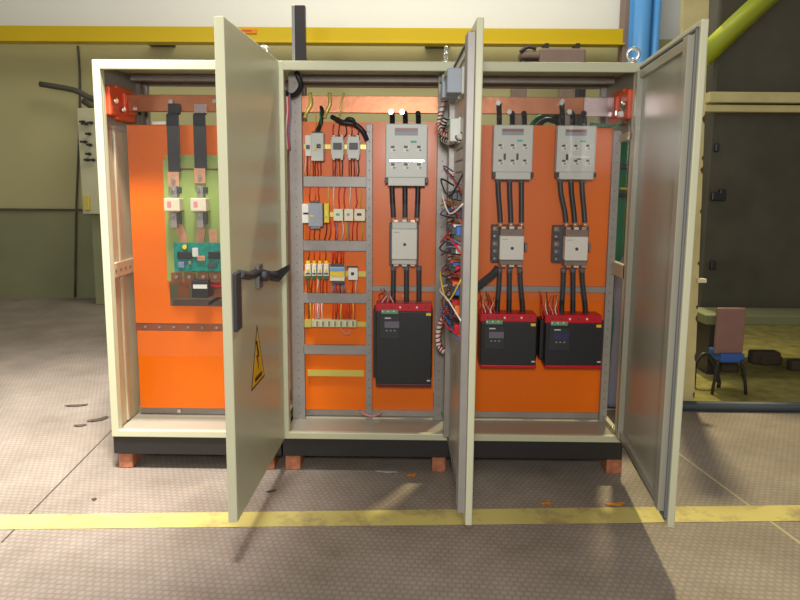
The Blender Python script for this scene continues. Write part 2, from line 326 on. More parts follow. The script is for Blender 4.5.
q = MB(); q.ptube([(694, 380, 1.6), (696, 362, 1.6), (705, 354, 1.6), (714, 362, 1.6), (719, 382, 1.6)], .016, DARKST, 8, 5); q.tube([fz(719, 1.6), at(719, 382, 1.6)], .016, DARKST, 8, 1); q.tube([fz(694, 1.6), at(694, 380, 1.6)], .016, DARKST, 8, 1)
tag(q.build('bent_tube_stand'), 'bent dark tube stand left of the faded red chair', 'stand')
for i in range(5):
    q = MB(); x, y = random.uniform(4.0, 4.9), random.uniform(1.9, 2.8); s_ = random.uniform(.06, .12); q.box(x, x+s_*2, y, y+s_, .006, s_, DUST, .02); o = tag(q.build('scrap_block'), 'dark scrap block on the ground under the low bench', 'scrap', 'scrap blocks under the bench')

# debris and leaves on the floor
def flake(px, py, w, l, m_, name, label, cat, ang):
    c = fl(px, py); q = MB(Matrix.Translation((c.x, c.y, .0028)) @ Matrix.Rotation(ang, 4, 'Z'))
    n = 9; P = [(math.cos(i*2*math.pi/n)*l*(1+.25*math.sin(i*2.3)), math.sin(i*2*math.pi/n)*w*(1+.3*math.cos(i*1.7)), .006*math.sin(i*1.3)**2) for i in range(n)]
    q.add(P+[(0, 0, .008)], [(i, (i+1) % n, n) for i in range(n)]+[list(range(n))[::-1]], m_); return tag(q.build(name), label, cat)
flake(411.5, 476, .02, .028, LEAFY, 'dry_leaf', 'small orange leaf on the floor in front of the middle enclosure', 'leaf', .5)
flake(615, 505, .02, .05, LEAFY, 'dry_leaf', 'orange leaf on the floor beside the open right door', 'leaf', .1)
flake(546, 504, .018, .03, LEAFY, 'dry_leaf', 'orange leaf in the dark shade below the right enclosure', 'leaf', .6)
flake(386, 473, .012, .06, mat('pale_scrap', (150, 150, 150), .7), 'paper_scrap', 'pale sliver of paper in front of the middle plinth', 'scrap', -.1)
flake(271, 492, .008, .028, DUST, 'dark_splinter', 'dark splinter on the floor just right of the left door', 'splinter', .5)
flake(98, 420, .03, .07, DUST, 'floor_scrap', 'dark flat scrap close to left enclosure corner', 'scrap', .8)
flake(80, 426, .02, .04, DUST, 'floor_scrap', 'small dark scrap on the sunlit floor farther left', 'scrap', .3)
flake(76, 406, .02, .08, DUST, 'floor_scrap', 'rear dark scrap on the floor at the left edge', 'scrap', .2)
flake(94, 500, .01, .012, DUST, 'floor_scrap', 'tiny dark speck near the yellow line', 'scrap', .2)
q = MB(); s0, s1 = fl(62, 481), fl(112, 430); dd = (s1-s0).normalized(); nn = Vector((-dd.y, dd.x, 0))*.004; s0 -= dd*.6; s1 += dd*1.5
q.prism([(p.x, p.y, .0005) for p in (s0-nn, s1-nn, s1+nn, s0+nn)], (0, 0, .0008), DUST); struct(q.build('floor_seam'))
q = MB(); s0, s1 = fl(690, 462), fl(740, 499); dd = (s1-s0).normalized(); nn = Vector((-dd.y, dd.x, 0))*.008; s0 -= dd*.3; s1 += dd*.8
q.prism([(p.x, p.y, .0005) for p in (s0-nn, s1-nn, s1+nn, s0+nn)], (0, 0, .0008), mat('pale_seam', (185, 172, 140), .7)); struct(q.build('floor_joint'))

# ------------------------------------------------------------------ enclosures
PY = .28       # depth of the mounting plates
DEP = .62
fw = .040
labels = ['left beige steel enclosure bay, its orange plate carrying a green fuse board',
          'middle beige steel enclosure bay with ladder frame of small devices and one black starter',
          'right beige steel enclosure bay with two black starters side by side']
bays = []
def perforated(q, x0, x1, Y, z0, z1, d=.03):
    q.box(x0, x1, Y, Y+d, z0, z1, ZINC, .002)
    n = int((z1-z0)/.05)
    for i in range(n): q.box((x0+x1)/2-.0035, (x0+x1)/2+.0035, Y-.0012, Y+.001, z0+.03+i*.05, z0+.037+i*.05, ZINCD)
for i in range(3):
    X0, X1 = i*W, (i+1)*W
    t = thing('electrical_enclosure', labels[i], 'electrical cabinet', (X0+W/2, DEP/2, .085), 'joined enclosure bays')
    bays.append(t)
    g = .002
    q = MB()
    q.box(X0+g, X0+fw, 0, .028, ZO, ZO+H, PAINT, .004); q.box(X1-fw, X1-g, 0, .028, ZO, ZO+H, PAINT, .004)
    q.box(X0+fw-.004, X1-fw+.004, 0, .028, ZO+H-.046, ZO+H, PAINT, .004); q.box(X0+fw-.004, X1-fw+.004, 0, .028, ZO, ZO+.036, PAINT, .004)
    # inner lip
    q.box(X0+fw-.006, X0+fw, .026, .05, ZO+.03, ZO+H-.04, PAINT); q.box(X1-fw, X1-fw+.006, .026, .05, ZO+.03, ZO+H-.04, PAINT)
    q.build('front_frame', t)
    q = MB(); q.box(X0+g, X1-g, .028, DEP, ZO+H-.012, ZO+H, PAINT, .002); q.build('top_panel', t)
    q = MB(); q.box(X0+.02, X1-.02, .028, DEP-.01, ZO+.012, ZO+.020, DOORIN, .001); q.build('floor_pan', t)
    q = MB(); q.box(X0+.03, X1-.03, PY+.025, PY+.06, ZO+.02, ZO+.062, ZINC, .003); q.build('mounting_rail', t)
    q = MB()
    for xx in (X0+g, X1-.05): q.box(xx, xx+.048, DEP-.045, DEP, ZO, ZO+H-.012, ZINC, .003)
    for z0, z1 in ((ZO+H-.045, ZO+H-.013), (ZO+.02, ZO+.08)): q.box(X0+.05, X1-.05, DEP-.04, DEP, z0, z1, ZINC, .004)
    q.build('rear_frame', t)
    q = MB(); q.box(X0+.04, X1-.04, .36, .40, ZO+H-.048, ZO+H-.013, ZINC, .003); q.build('roof_channel', t)
    q = MB(); q.box(X0+.004, X1-.004, .012, DEP-.01, .088, ZO-.001, PLINTH, .003)
    q.build('plinth', t)
# side panel on the left, open frame on the right
L, C, Rr = bays
SIDEP = mat('tan_side_panel', (186, 170, 138), .3, var=.04, vscale=2)
q = MB(); q.box(.004, .012, .028, DEP, ZO, ZO+H, SIDEP, .001)
q.box(.012, .022, .05, DEP-.05, ZO+1.60, ZO+1.92, ZINC, .001); q.build('side_panel', L)
q = MB(); q.box(.014, .036, .04, DEP-.05, at(112, 279, .04).z, at(112, 264, .04).z, SIDEP, .003)
for k in range(8): q.box(.0365, .0372, .07+k*.06, .09+k*.06, at(112, 273.5, .04).z, at(112, 270.5, .04).z, ZINCD)
q.build('side_rail', L)
q = MB(); q.box(.012, .024, .17, .20, ZO+.03, ZO+1.6, SIDEP, .003); q.build('side_stiffener', L)
q = MB(); q.box(.042, .060, .45, .50, ZO+.02, ZO+1.87, ZINCD); q.build('rear_strut', L)
xr_ = 3*W
q = MB(); q.box(xr_-.022, xr_-.008, .05, DEP-.05, ZO+1.60, ZO+1.91, ZINC, .001); q.build('side_plate', Rr)
q = MB(); q.box(xr_-.04, xr_-.014, .03, DEP-.04, ZO+1.56, ZO+1.60, PAINT, .003); q.build('side_rail', Rr)
for za_, zb2 in ((.86, .93), (.0, .05)):
    q = MB(); q.box(xr_-.04, xr_-.014, .03, DEP-.05, ZO+za_, ZO+zb2, PAINT, .003); q.build('side_rail', Rr)

# orange mounting plates (slightly smaller than the bay), first has a cut-out
def plate(bay, rects, name='mounting_plate'):
    q = MB()
    for (x0, y0, x1, y1) in rects: q.pbox(x0, y0, x1, y1, PY, .004, ORANGE, .0)
    return q.build(name, bay)
pz = lambda y: at(180, y, PY).z
x0, x1 = .045, W-.045
ca, cb = at(169.5, 283, PY), at(225, 306.5, PY)
q = MB(); top_, mid1 = at(150, 125, PY).z, at(150, 323, PY).z
for (a_, b2, c_, e_) in ((x0, x1, ca.z, top_), (x0, ca.x, mid1, ca.z), (ca.x, x1, mid1, cb.z), (ca.x+.36, x1, cb.z, ca.z)): q.box(a_, b2, PY, PY+.004, c_, e_, ORANGE)
q.build('mounting_plate', L)
q = MB(); q.box(x0+.004, x1, PY, PY+.004, at(150, 407.7, PY).z, at(150, 331, PY).z, ORANGE); q.build('lower_plate', L)
q = MB(); q.box(x0-.005, x1, PY+.004, PY+.03, at(150, 334, PY).z, at(150, 321, PY).z, COPPER, .002)
for k in range(10): q.cyl((x0+.05+k*.08, PY+.004, at(150, 327, PY).z), (x0+.05+k*.08, PY-.004, at(150, 327, PY).z), .007, ZINC, 8)
q.build('earth_bar', L, 'dull copper bar between the two orange plates')
q = MB(); q.box(ca.x-.02, ca.x+.38, PY+.10, PY+.13, cb.z-.03, cb.z+.02, ZINCD); q.build('rear_rail', L)
q = MB(); b0, b1 = at(370, 122, PY).z, at(370, 410, PY).z; q.box(W+.06, at(434.5, 300, PY).x, PY, PY+.004, b1, b0, ORANGE); q.build('mounting_plate', C)
q = MB(); b0, b1 = at(550, 125.5, PY).z, at(550, 412, PY).z; q.box(2*W+.045, at(605.5, 270, PY).x, PY, PY+.004, b1, b0, ORANGE); q.build('mounting_plate', Rr)
# uprights
for (a_, b2, bay) in ((291, 303.5, C), (366, 372.3, C), (435.5, 446, C), (607, 614.5, Rr)):
    q = MB(); xa, xb = at(a_, 270, PY-.03).x, at(b2, 270, PY-.03).x
    zt = at(370, 124, PY-.03).z if a_ == 366 else ZO+H-.02
    if a_ == 607: zt = ZO+1.62
    perforated(q, xa, xb, PY-.03, ZO+.02, zt); q.build('upright', bay)
for (y0, y1) in ((176.3, 187), (240.5, 251), (293.3, 303.3), (345.5, 354.6)):
    q = MB(); q.pbox(303.3, y0, 366.4, y1, PY-.03, .028, ZINC, .002); q.build('cross_rail', C)
q = MB(); q.pbox(372, 286.2, 436, 291.8, PY-.02, .02, ZINC, .002); q.build('cross_rail', C)
q = MB(); q.pbox(474, 286.5, 608, 292.3, PY-.02, .02, ZINC, .002); q.build('cross_rail', Rr)
# DIN rails
for (x0p, x1p, y0, y1, mt) in ((303.7, 366, 144.5, 149, PASS), (303.7, 366, 212, 217, PASS), (303.7, 366, 271, 276.5, PASS), (303.7, 366, 321.5, 326.5, PASS), (307.7, 364, 370, 376.3, PASS)):
    q = MB(); q.pbox(x0p, y0, x1p, y1, PY-.022, .004, mt, 0); q.pbox(x0p, y0+1.2, x1p, y1-1.2, PY-.018, .018, mt, 0); q.build('din_rail', C)
# eyebolts
def eyebolt(bay, px, py, Y, ax):
    c = at(px, py, Y); zt = ZO+H; q = MB(); q.cyl((c.x, Y, zt), (c.x, Y, zt+.012), .02, CHROME, 14); q.cyl((c.x, Y, zt+.01), (c.x, Y, zt+.022), .011, CHROME, 12)
    q.torus((c.x, Y, zt+.048), ax, .027, .0085, CHROME); q.build('eyebolt', bay)
eyebolt(L, 263, 50, .05, (.3, 1, 0)); eyebolt(L, 104, 50, .57, (.3, 1, 0)); eyebolt(C, 446, 50, .05, (1, .12, 0)); eyebolt(Rr, 633.5, 52, .05, (.45, 1, 0))
# acrylic guards
q = MB(); q.box(.045, W-.045, .075, .078, at(150, 356, .075).z, at(150, 126, .075).z, GLASS); q.build('acrylic_guard', L, 'clear acrylic guard sheet')
q = MB(); q.box(at(368, 200, .06).x, 2*W-.07, .06, .063, at(400, 300, .06).z, at(400, 204, .06).z, GLASS); q.build('acrylic_guard', C, 'clear acrylic guard sheet')
q = MB(); q.box(2*W+.045, 3*W-.045, .055, .058, at(550, 300, .055).z, at(550, 96, .055).z, GLASS); q.build('acrylic_guard', Rr, 'clear acrylic guard sheet')

# ------------------------------------------------------------------ doors
DL = .884
def door(i, ang, off, bay, inside):
    u = Vector((math.cos(ang), -math.sin(ang), 0)); n = Vector((-u.y, u.x, 0)); hinge = Vector(((i+1)*W-.0096, -.004, 0))
    T = Matrix(((u.x, n.x, 0, hinge.x), (u.y, n.y, 0, hinge.y), (0, 0, 1, 0), (0, 0, 0, 1)))
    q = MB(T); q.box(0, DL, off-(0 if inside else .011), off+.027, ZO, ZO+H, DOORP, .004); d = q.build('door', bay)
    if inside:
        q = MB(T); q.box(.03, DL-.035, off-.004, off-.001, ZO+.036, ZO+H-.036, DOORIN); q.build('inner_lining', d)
        for a_, b2 in ((.035, .065), (DL-.105, DL-(.012 if i == 1 else .045))):
            q = MB(T); q.box(a_, b2, off-.030, off-.0005, ZO+.045, ZO+H-.045, ZINC if i == 1 else DOORIN, .003)
            if a_ > .1:
                for k in range(5): q.box(a_-.001, a_+.0005, off-.02, off-.012, ZO+.1+.03*k+.7, ZO+.115+.03*k+.7, DARKST)
            q.build('stiffener', d)
        q = MB(T)
        q.box(.012, .026, off-.010, off-.0005, ZO+.02, ZO+H-.02, RUBBER, .003); 
        if i == 2: q.box(DL-.03, DL-.018, off-.010, off-.0005, ZO+.02, ZO+H-.02, RUBBER, .003)
        for z in (ZO+.022, ZO+H-.034): q.box(.012, DL-(.11 if i == 1 else .018), off-.010, off-.0005, z, z+.012, RUBBER, .003)
        q.build('gasket', d)
    for z in (ZO+.12, ZO+.95, ZO+H-.18):
        q = MB(); c = Vector(((i+1)*W-.030, -.009, z)); q.cyl(c, c+Vector((0, 0, .075)), .009, CHROME, 12); q.build('hinge', d)
    return d, T
d1, T1 = door(0, 1.6017, 0.0, L, False)
d2, T2 = door(1, 1.5541, -.0135, C, True)
d3, T3 = door(2, 1.6699, -.0135, Rr, True)
q = MB(T3); q.box(.06, DL-.1, -.034, -.0145, ZO+.05, ZO+.085, DOORIN, .002); q.build('stiffener', d3)
q = MB(T3); q.box(.06, DL-.1, -.034, -.0145, ZO+H-.085, ZO+H-.05, DOORIN, .002); q.build('stiffener', d3)
# latch pieces on free edge of right door
q = MB(T3); q.box(DL-.10, DL-.05, -.042, -.03, ZO+1.02, ZO+1.07, CHROME, .003); q.build('latch', d3)
# black lever handle of the left door
q = MB(); g0 = [at(235.8, 272, -.83), at(236.3, 331, -.85)]
wv = .016
q.tube([at(240, 274, -.80)+Vector((.0, 0, 0)), at(250, 275.5, -.62), at(259, 272, -.50), at(268, 274.5, -.42), at(276, 275, -.36)], .018, HANDLE, 8, 4)
q.box(g0[0].x-.014, g0[0].x+.012, -.87, -.79, g0[1].z, g0[0].z, HANDLE, .006)
a_ = at(273, 275, -.36); b2 = at(290, 267, -.27)
q.prism([(a_.x-.01, -.36, a_.z-.022), (at(280, 280, -.33).x, -.33, at(280, 281, -.33).z), (b2.x, -.27, b2.z-.012), (b2.x, -.27, b2.z+.016), (a_.x+.02, -.35, a_.z+.02), (a_.x-.01, -.36, a_.z+.016)], (.0, -.03, .0), HANDLE)
h = q.build('handle', d1, 'black lever handle standing off the door')
q = MB(T1); z0, z1 = at(259, 288, -.5).z, at(259, 264, -.5).z; q.box(.46, .53, .026, .045, z0, z1, ZINCD, .004); q.cyl((.495, .04, (z0+z1)/2), (.495, .075, (z0+z1)/2), .022, HANDLE, 14); q.build('handle_plate', h)
# warning triangle
q = MB(T1); f = .0275; zc0 = at(258.5, 383, -.52).z; zc1 = zc0+.262; uc = .52
q.prism([(uc-.115, f, zc0), (uc+.115, f, zc0), (uc, f, zc1)], (0, .0012, 0), INK)
q.prism([(uc-.099, f+.001, zc0+.010), (uc+.099, f+.001, zc0+.010), (uc, f+.001, zc1-.022)], (0, .001, 0), SIGNY)
zb = zc0+.055; bolt = [(.012, .14), (-.022, .062), (.004, .066), (-.012, 0), (.028, .078), (.004, .074), (.03, .14)]
q.prism([(uc+x, f+.002, zb+z) for x, z in bolt], (0, .001, 0), INK); q.box(uc-.06, uc+.06, f+.002, f+.003, zc0+.022, zc0+.040, INK)
q.build('warning_sign', d1, 'yellow triangle with a black lightning bolt')

# things mounted inside the middle door
def on2(px, py, u):                     # point on the inner face of the middle door at distance u from hinge
    y = -.004-u*math.sin(1.5541); return at(px, py, y)
q = MB(T2); o2 = -.0135
for k, (zc, lb) in enumerate(((1.79, 'upper'), (1.60, 'lower'))): pass
def meter(u0, z0, w, h_, d, lb, mt, name='panel_meter'):
    tt = thing(name, lb, 'panel meter', T2 @ Vector((u0, o2, ZO+z0)), None)
    q = MB(T2); q.box(u0, u0+w, o2-d, o2-.0035, ZO+z0, ZO+z0+h_, mt, .004); q.build('housing', tt)
    q = MB(T2); q.box(u0-.004, u0+w+.004, o2-.014, o2-.0036, ZO+z0-.004, ZO+z0+h_+.004, WHITE, .002); q.build('clamp_frame', tt)
    q = MB(T2)
    for k in range(5): q.box(u0+.012+k*w/6, u0+.02+k*w/6, o2-d-.008, o2-d+.001, ZO+z0+h_-.03, ZO+z0+h_-.012, ORANGEP if k % 2 else WGREEN)
    q.build('terminal_strip', tt)
meter(.25, 1.71, .10, .10, .085, 'grey box meter at the top of the inside of the middle door', GREY)
meter(.42, 1.71, .10, .10, .075, 'second grey meter nearer the free edge on the inside of the middle door', GREY)
meter(.30, 1.52, .09, .10, .05, 'lower pale meter with copper coloured terminals inside the middle door', LGREY)
q = MB(T2); q.box(.10, .78, o2-.012, o2-.0036, ZO+1.845, ZO+1.86, WHITE, .002); tag(q.build('cable_bracket'), 'white strip above the meters inside the middle door', 'bracket')
# contact blocks of pilot devices
rows = [(1.27, 1.31), (1.20, 1.24), (1.13, 1.17), (1.05, 1.09), (.97, 1.01), (.89, .93), (.81, .85), (.73, .77)]
cols = [BLUE, RED, BLACK, BLUE, BLUE, WHITE, BLACK, BLACK, ORANGEP, BLUE, RED, BLUE]
names = {BLUE: 'blue', RED: 'red', BLACK: 'black', ORANGEP: 'orange', WHITE: 'white', YELLOW: 'yellow'}
places = ['topmost', 'second', 'third', 'fourth', 'fifth', 'sixth', 'seventh', 'lowest']
for r_, (za, zb_) in enumerate(rows):
    for c_ in range(3):
        mt = cols[(r_*5+c_*7) % 12]; u0 = .42+c_*.12
        q = MB(T2); q.box(u0, u0+.04, o2-.042, o2-.0036, ZO+za, ZO+zb_, mt, .004); q.box(u0+.006, u0+.034, o2-.060, o2-.035, ZO+za+.006, ZO+zb_-.006, BLACK, .002)
        tag(q.build('contact_block'), '%s contact block in the %s row inside the middle door, %s' % (names[mt], places[r_], ['near the hinge', 'in the centre', 'near the free edge'][c_]), 'switch block', 'contact blocks inside the middle door')
# spiral-wrapped wiring loom on the door
def spiral(pts, r, name, label, nst):
    q = MB(); q.tube(pts, r, WWHITE, 10, 5)
    P = [Vector(p) for p in pts]
    L_ = []
    for i in range(len(P)-1):
        for k in range(8): L_.append(P[i].lerp(P[i+1], k/8))
    L_.append(P[-1]); helix = []
    N_ = nst*8
    for j in range(N_+1):
        s_ = j/N_*(len(L_)-1); a0 = min(int(s_), len(L_)-2); p = L_[a0].lerp(L_[a0+1], s_-a0); d = (L_[a0+1]-L_[a0]).normalized(); a = Vector((0, 1, 0)); uu = d.cross(a).normalized(); ww = d.cross(uu)
        th = j/8*2*math.pi; helix.append(p+uu*math.cos(th)*r*1.0+ww*math.sin(th)*r*1.0)
    q.tube(helix, r*.33, WDRED if nst % 2 else WBLACK, 5, 1); return tag(q.build(name), label, 'wiring')
spiral([on2(447, 118, .05), on2(441, 128, .03), on2(442.5, 138, .06), on2(450, 142, .2), on2(462, 136, .45)], .014, 'wire_loom', 'thick white and dark wrapped wire loom curling below the grey meters', 14)
spiral([on2(446.5, 95, .04), on2(441, 112, .03), on2(439, 124, .03), on2(443, 134, .08), on2(452, 136, .22)], .011, 'wire_loom', 'thinner red striped loom crossing from the middle bay to its door', 13)
spiral([at(450, 212, -.12), at(451, 245, -.12), at(450.5, 280, -.12), at(449, 300, -.1), at(446, 316, -.06)], .013, 'wire_loom', 'long striped wire loom running down the inside of the middle door', 31)
spiral([at(446, 312, -.07), at(441, 322, -.04), at(438, 334, -.03), at(439, 346, -.03), at(444, 352, -.05)], .013, 'wire_loom', 'red and white striped loom looping at the bottom of the middle door wiring', 11)
wc = [WBLUE, WDRED, WBLACK, WYEL, WWHITE, WDRED, BLUE, WRED, WBLACK, WBLUE]
for k in range(18):
    z = 1.40-.036*k+random.uniform(-.01, .01); q = MB(T2); u0 = .34+random.uniform(0, .1)
    q.tube([(u0, o2-.03, ZO+z), (u0+.1, o2-.075-random.uniform(0, .02), ZO+z+random.uniform(-.06, .06)), (u0+.28, o2-.07, ZO+z+random.uniform(-.08, .05)), (u0+.42, o2-.03, ZO+z+random.uniform(-.1, .05))], .0035, wc[k % 10], 6, 4)
    tag(q.build('control_wire'), 'thin coloured wire looping over the contact blocks inside the middle door', 'wire', 'loose control wires on the middle door')
q = MB(); q.ptube([(441, 412, .05), (446, 422, 0), (450.5, 430, -.06), (452, 424, -.1)], .004, WGREEN, 6, 5); tag(q.build('earth_wire'), 'green earth wire looping to the bottom of the middle door', 'wire')
q = MB(); q.ptube([(621, 400, .04), (625, 404, .0), (628, 415, -.03), (626.5, 424, -.02)], .003, WGREEN, 6, 5); tag(q.build('earth_wire'), 'green earth wire at the bottom hinge of the right door', 'wire')
q = MB(T2); 
for k in range(4): q.box(.2, .72, o2-.008, o2-.0036, ZO+1.335+.05*k, ZO+1.342+.05*k, RUBBER)
tag(q.build('cable_duct'), 'slotted grey duct below the meters inside the middle door', 'duct')

# ------------------------------------------------------------------ copper busbars and insulators
BY = .262
t = thing('busbar', 'long flat copper busbar running across the top of all three bays', 'busbar', (W*1.5, BY, ZO+1.70))
q = MB(); za = [at(200, 112.5, BY).z, at(200, 95.5, BY).z]; zc = [at(560, 113.5, BY).z, at(560, 96.5, BY).z]
zl, zh = (za[0]+zc[0])/2, (za[1]+zc[1])/2
q.box(.055, 3*W-.16, BY, BY+.010, zl, zh, COPPER, .002); q.build('front_bar', t)
q = MB(); q.box(.055, 3*W-.06, BY+.022, BY+.032, zl, zh, COPPER, .002); q.build('rear_bar', t)
q = MB(); a0 = at(584, 107, BY-.02); q.box(a0.x, at(614, 107, BY-.02).x, BY-.02, BY-.012, zl-.012, zh-.002, TINNED, .002); q.box(a0.x+.01, a0.x+.1, BY-.012, BY+.001, zl+.02, zh-.03, TINNED); q.build('joint_plate', t, 'pale tinned joint plate at the right end')
for px in (171.5, 136, 215, 562):
    q = MB(); c = at(px, 101.5 if px != 136 else 108, BY); q.cyl((c.x, BY+.001, c.z), (c.x, BY-.012, c.z), .013, CHROME, 6); q.build('bolt', t)
for (pxs, Y) in (((306, 314), BY), ((325.5, 333), BY), ((340, 344), BY)):
    q = MB(); q.ptube([(pxs[0]+4, 93, BY-.006), (pxs[1]-3, 104, BY-.012), (pxs[0]+1, 112, BY-.01), (pxs[0]-1, 118, BY-.02)], .011 if pxs[0] < 338 else .006, PASS, 6, 4)
    q.build('yellow_tie', t, 'pale yellow ring lug strap')
def insulator(X, s, label):
    tt = thing('busbar_insulator', label, 'insulator', (X, .3, ZO+1.64))
    q = MB(); a = X+s*.003; z0, z1 = ZO+1.655, ZO+1.825
    q.box(a, a+s*.034, .06, .17, z0+.01, z1-.015, ORED, .008); q.box(a, a+s*.03, .16, .38, z0-.005, z1, ORED, .008); q.box(a, a+s*.045, .22, .36, z0+.03, z1-.03, ORED, .008); q.build('body', tt)
    for (y, z) in ((.10, (z0+z1)/2), (.19, z0+.05)):
        q = MB(); q.cyl((a+s*.03, y, z), (a+s*.052, y, z), .014, CHROME, 6); q.build('bolt', tt)
insulator(.022, 1, 'red orange busbar insulator on the left side wall of the left bay')
insulator(3*W-.022, -1, 'red orange busbar insulator on the right side of the right bay')
for (px, py, mt, lb) in ((626, 111, WHITE, 'white small clip below the right insulator'),):
    q = MB(); q.pbox(px-6, py, px+3, py+6, .12, .05, mt, .003); tag(q.build('cable_clip'), lb, 'clip')
q = MB(); q.ptube([(621, 104, .1), (625, 112, .12), (623, 122, .15), (610, 126, .2), (590, 124, .25)], .008, WGREEN, 8, 4); tag(q.build('earth_wire'), 'thick green earth wire curling below the right insulator', 'wire')

# cables crossing top of middle bay
for (pts, r, lb) in (([(296, 72, .2), (301, 84, .2), (298, 92, .18), (291, 96, .15), (284, 92, .1)], .014, 'thick black cable arcing in the top left corner of middle bay'),
                     ([(318, 100, .3), (322, 110, .26), (321, 122, .24), (317, 132, .2)], .011, 'black cable dropping from the busbar to the first white device'),
                     ([(332, 117, .27), (342, 122, .22), (354, 124, .22), (362, 130, .22), (367, 140, .24)], .013, 'black cable running right above the two small contactors'),
                     ([(345, 122, .22), (348, 119, .2), (353, 120, .2), (356, 126, .22), (366, 133, .25)], .010, 'looped black cable beside the middle ladder post')):
    q = MB(); q.ptube(pts, r, CABLE, 10, 5); tag(q.build('power_cable'), lb, 'cable')
for k, (dx, mt) in enumerate(((0, WRED), (1.6, WWHITE), (3, WRED), (4.2, WBLUE))):
    q = MB(); q.ptube([(285+dx, 92, .12), (286+dx, 110, .12), (284.6+dx, 130, .14), (286+dx, 150, .2)], .0045, mt, 6, 4); tag(q.build('control_wire'), 'thin %s wire hanging in the upper left corner of middle bay' % ['red', 'white', 'second red', 'blue grey'][k], 'wire')

# ------------------------------------------------------------------ fused disconnectors
def disconnector(x0, y0, x1, y1, label, var):
    Y = .145; c = at((x0+x1)/2, y1, Y); tt = thing('fused_disconnector', label, 'switch disconnector', (c.x, PY, c.z), 'grey fused disconnectors')
    fx = lambda f: x0+(x1-x0)*f; fy = lambda f: y0+(y1-y0)*f
    q = MB(); q.pbox(fx(.04), fy(.03), fx(.94), fy(.97), Y+.03, .10, DGREY, .004); q.build('base', tt)
    q = MB(); q.pbox(x0, y0, x1, fy(.87), Y, .05, LGREY, .005); q.pbox(fx(.055), fy(.85), fx(.945), y1, Y+.003, .05, LGREY, .004)
    q.pbox(fx(.03), fy(.86), fx(.97), fy(.865), Y-.001, .01, GREY, 0); q.build('cover', tt)
    q = MB(); q.pbox(fx(.22), fy(.07), fx(.77), fy(.19), Y-.002, .01, GREY, .001); q.pbox(fx(.24), fy(.08), fx(.76), fy(.125), Y-.004, .008, SLOT, 0); q.build('fuse_window', tt, 'dark red slotted window')
    q = MB(); q.pbox(fx(.60), fy(.275), fx(.74), fy(.31), Y-.001, .004, TEALINK, 0); q.build('printed_mark', tt)
    for r_ in (.40, .68):
        for f_ in (.19, .5, .81):
            q = MB(); q.pbox(fx(f_-.07), fy(r_-.05), fx(f_+.07), fy(r_+.06), Y-.0025, .006, WHITE, .001)
            q.pbox(fx(f_-.06), fy(r_-.045), fx(f_+.03), fy(r_-.005), Y-.004, .006, DGREY, 0); q.pbox(fx(f_-.015), fy(r_+.01), fx(f_+.05), fy(r_+.045), Y-.004, .006, GREY, 0); q.build('test_window', tt)
    q = MB()
    if var == 0:
        q.pbox(fx(.09), fy(.575), fx(.93), fy(.615), Y-.010, .012, CHROME, .002);  # latch bar plated bright to paint in the flash highlight
    elif var == 1:
        for f_ in (.29, .61): q.pbox(fx(f_-.025), fy(.525), fx(f_+.025), fy(.64), Y-.006, .01, BLACK, .001)
    else:
        q.pbox(fx(.235), fy(.53), fx(.29), fy(.64), Y-.006, .01, BLACK, .001); q.pbox(fx(.36), fy(.555), fx(.86), fy(.61), Y-.006, .01, WHITE, .002); q.pbox(fx(.52), fy(.60), fx(.62), fy(.635), Y-.004, .006, DGREY, 0)
    q.build('latch', tt)
    for (a_, b2) in ((-.02, .055), (.945, 1.02)):
        q = MB(); q.pbox(fx(a_), fy(.87), fx(b2), fy(.955), Y+.004, .03, BLACK, .002); q.build('clip', tt)
disconnector(385.5, 123.5, 427.5, 186, 'large light grey fused disconnector with a bar made bright as a flash highlight, top of middle bay', 0)
disconnector(493.3, 124.7, 533, 179.5, 'light grey disconnector with two black catches, left one in the right bay', 1)
disconnector(557, 125.5, 595.8, 179.5, 'light grey disconnector with a white strip, right one in the right bay', 2)

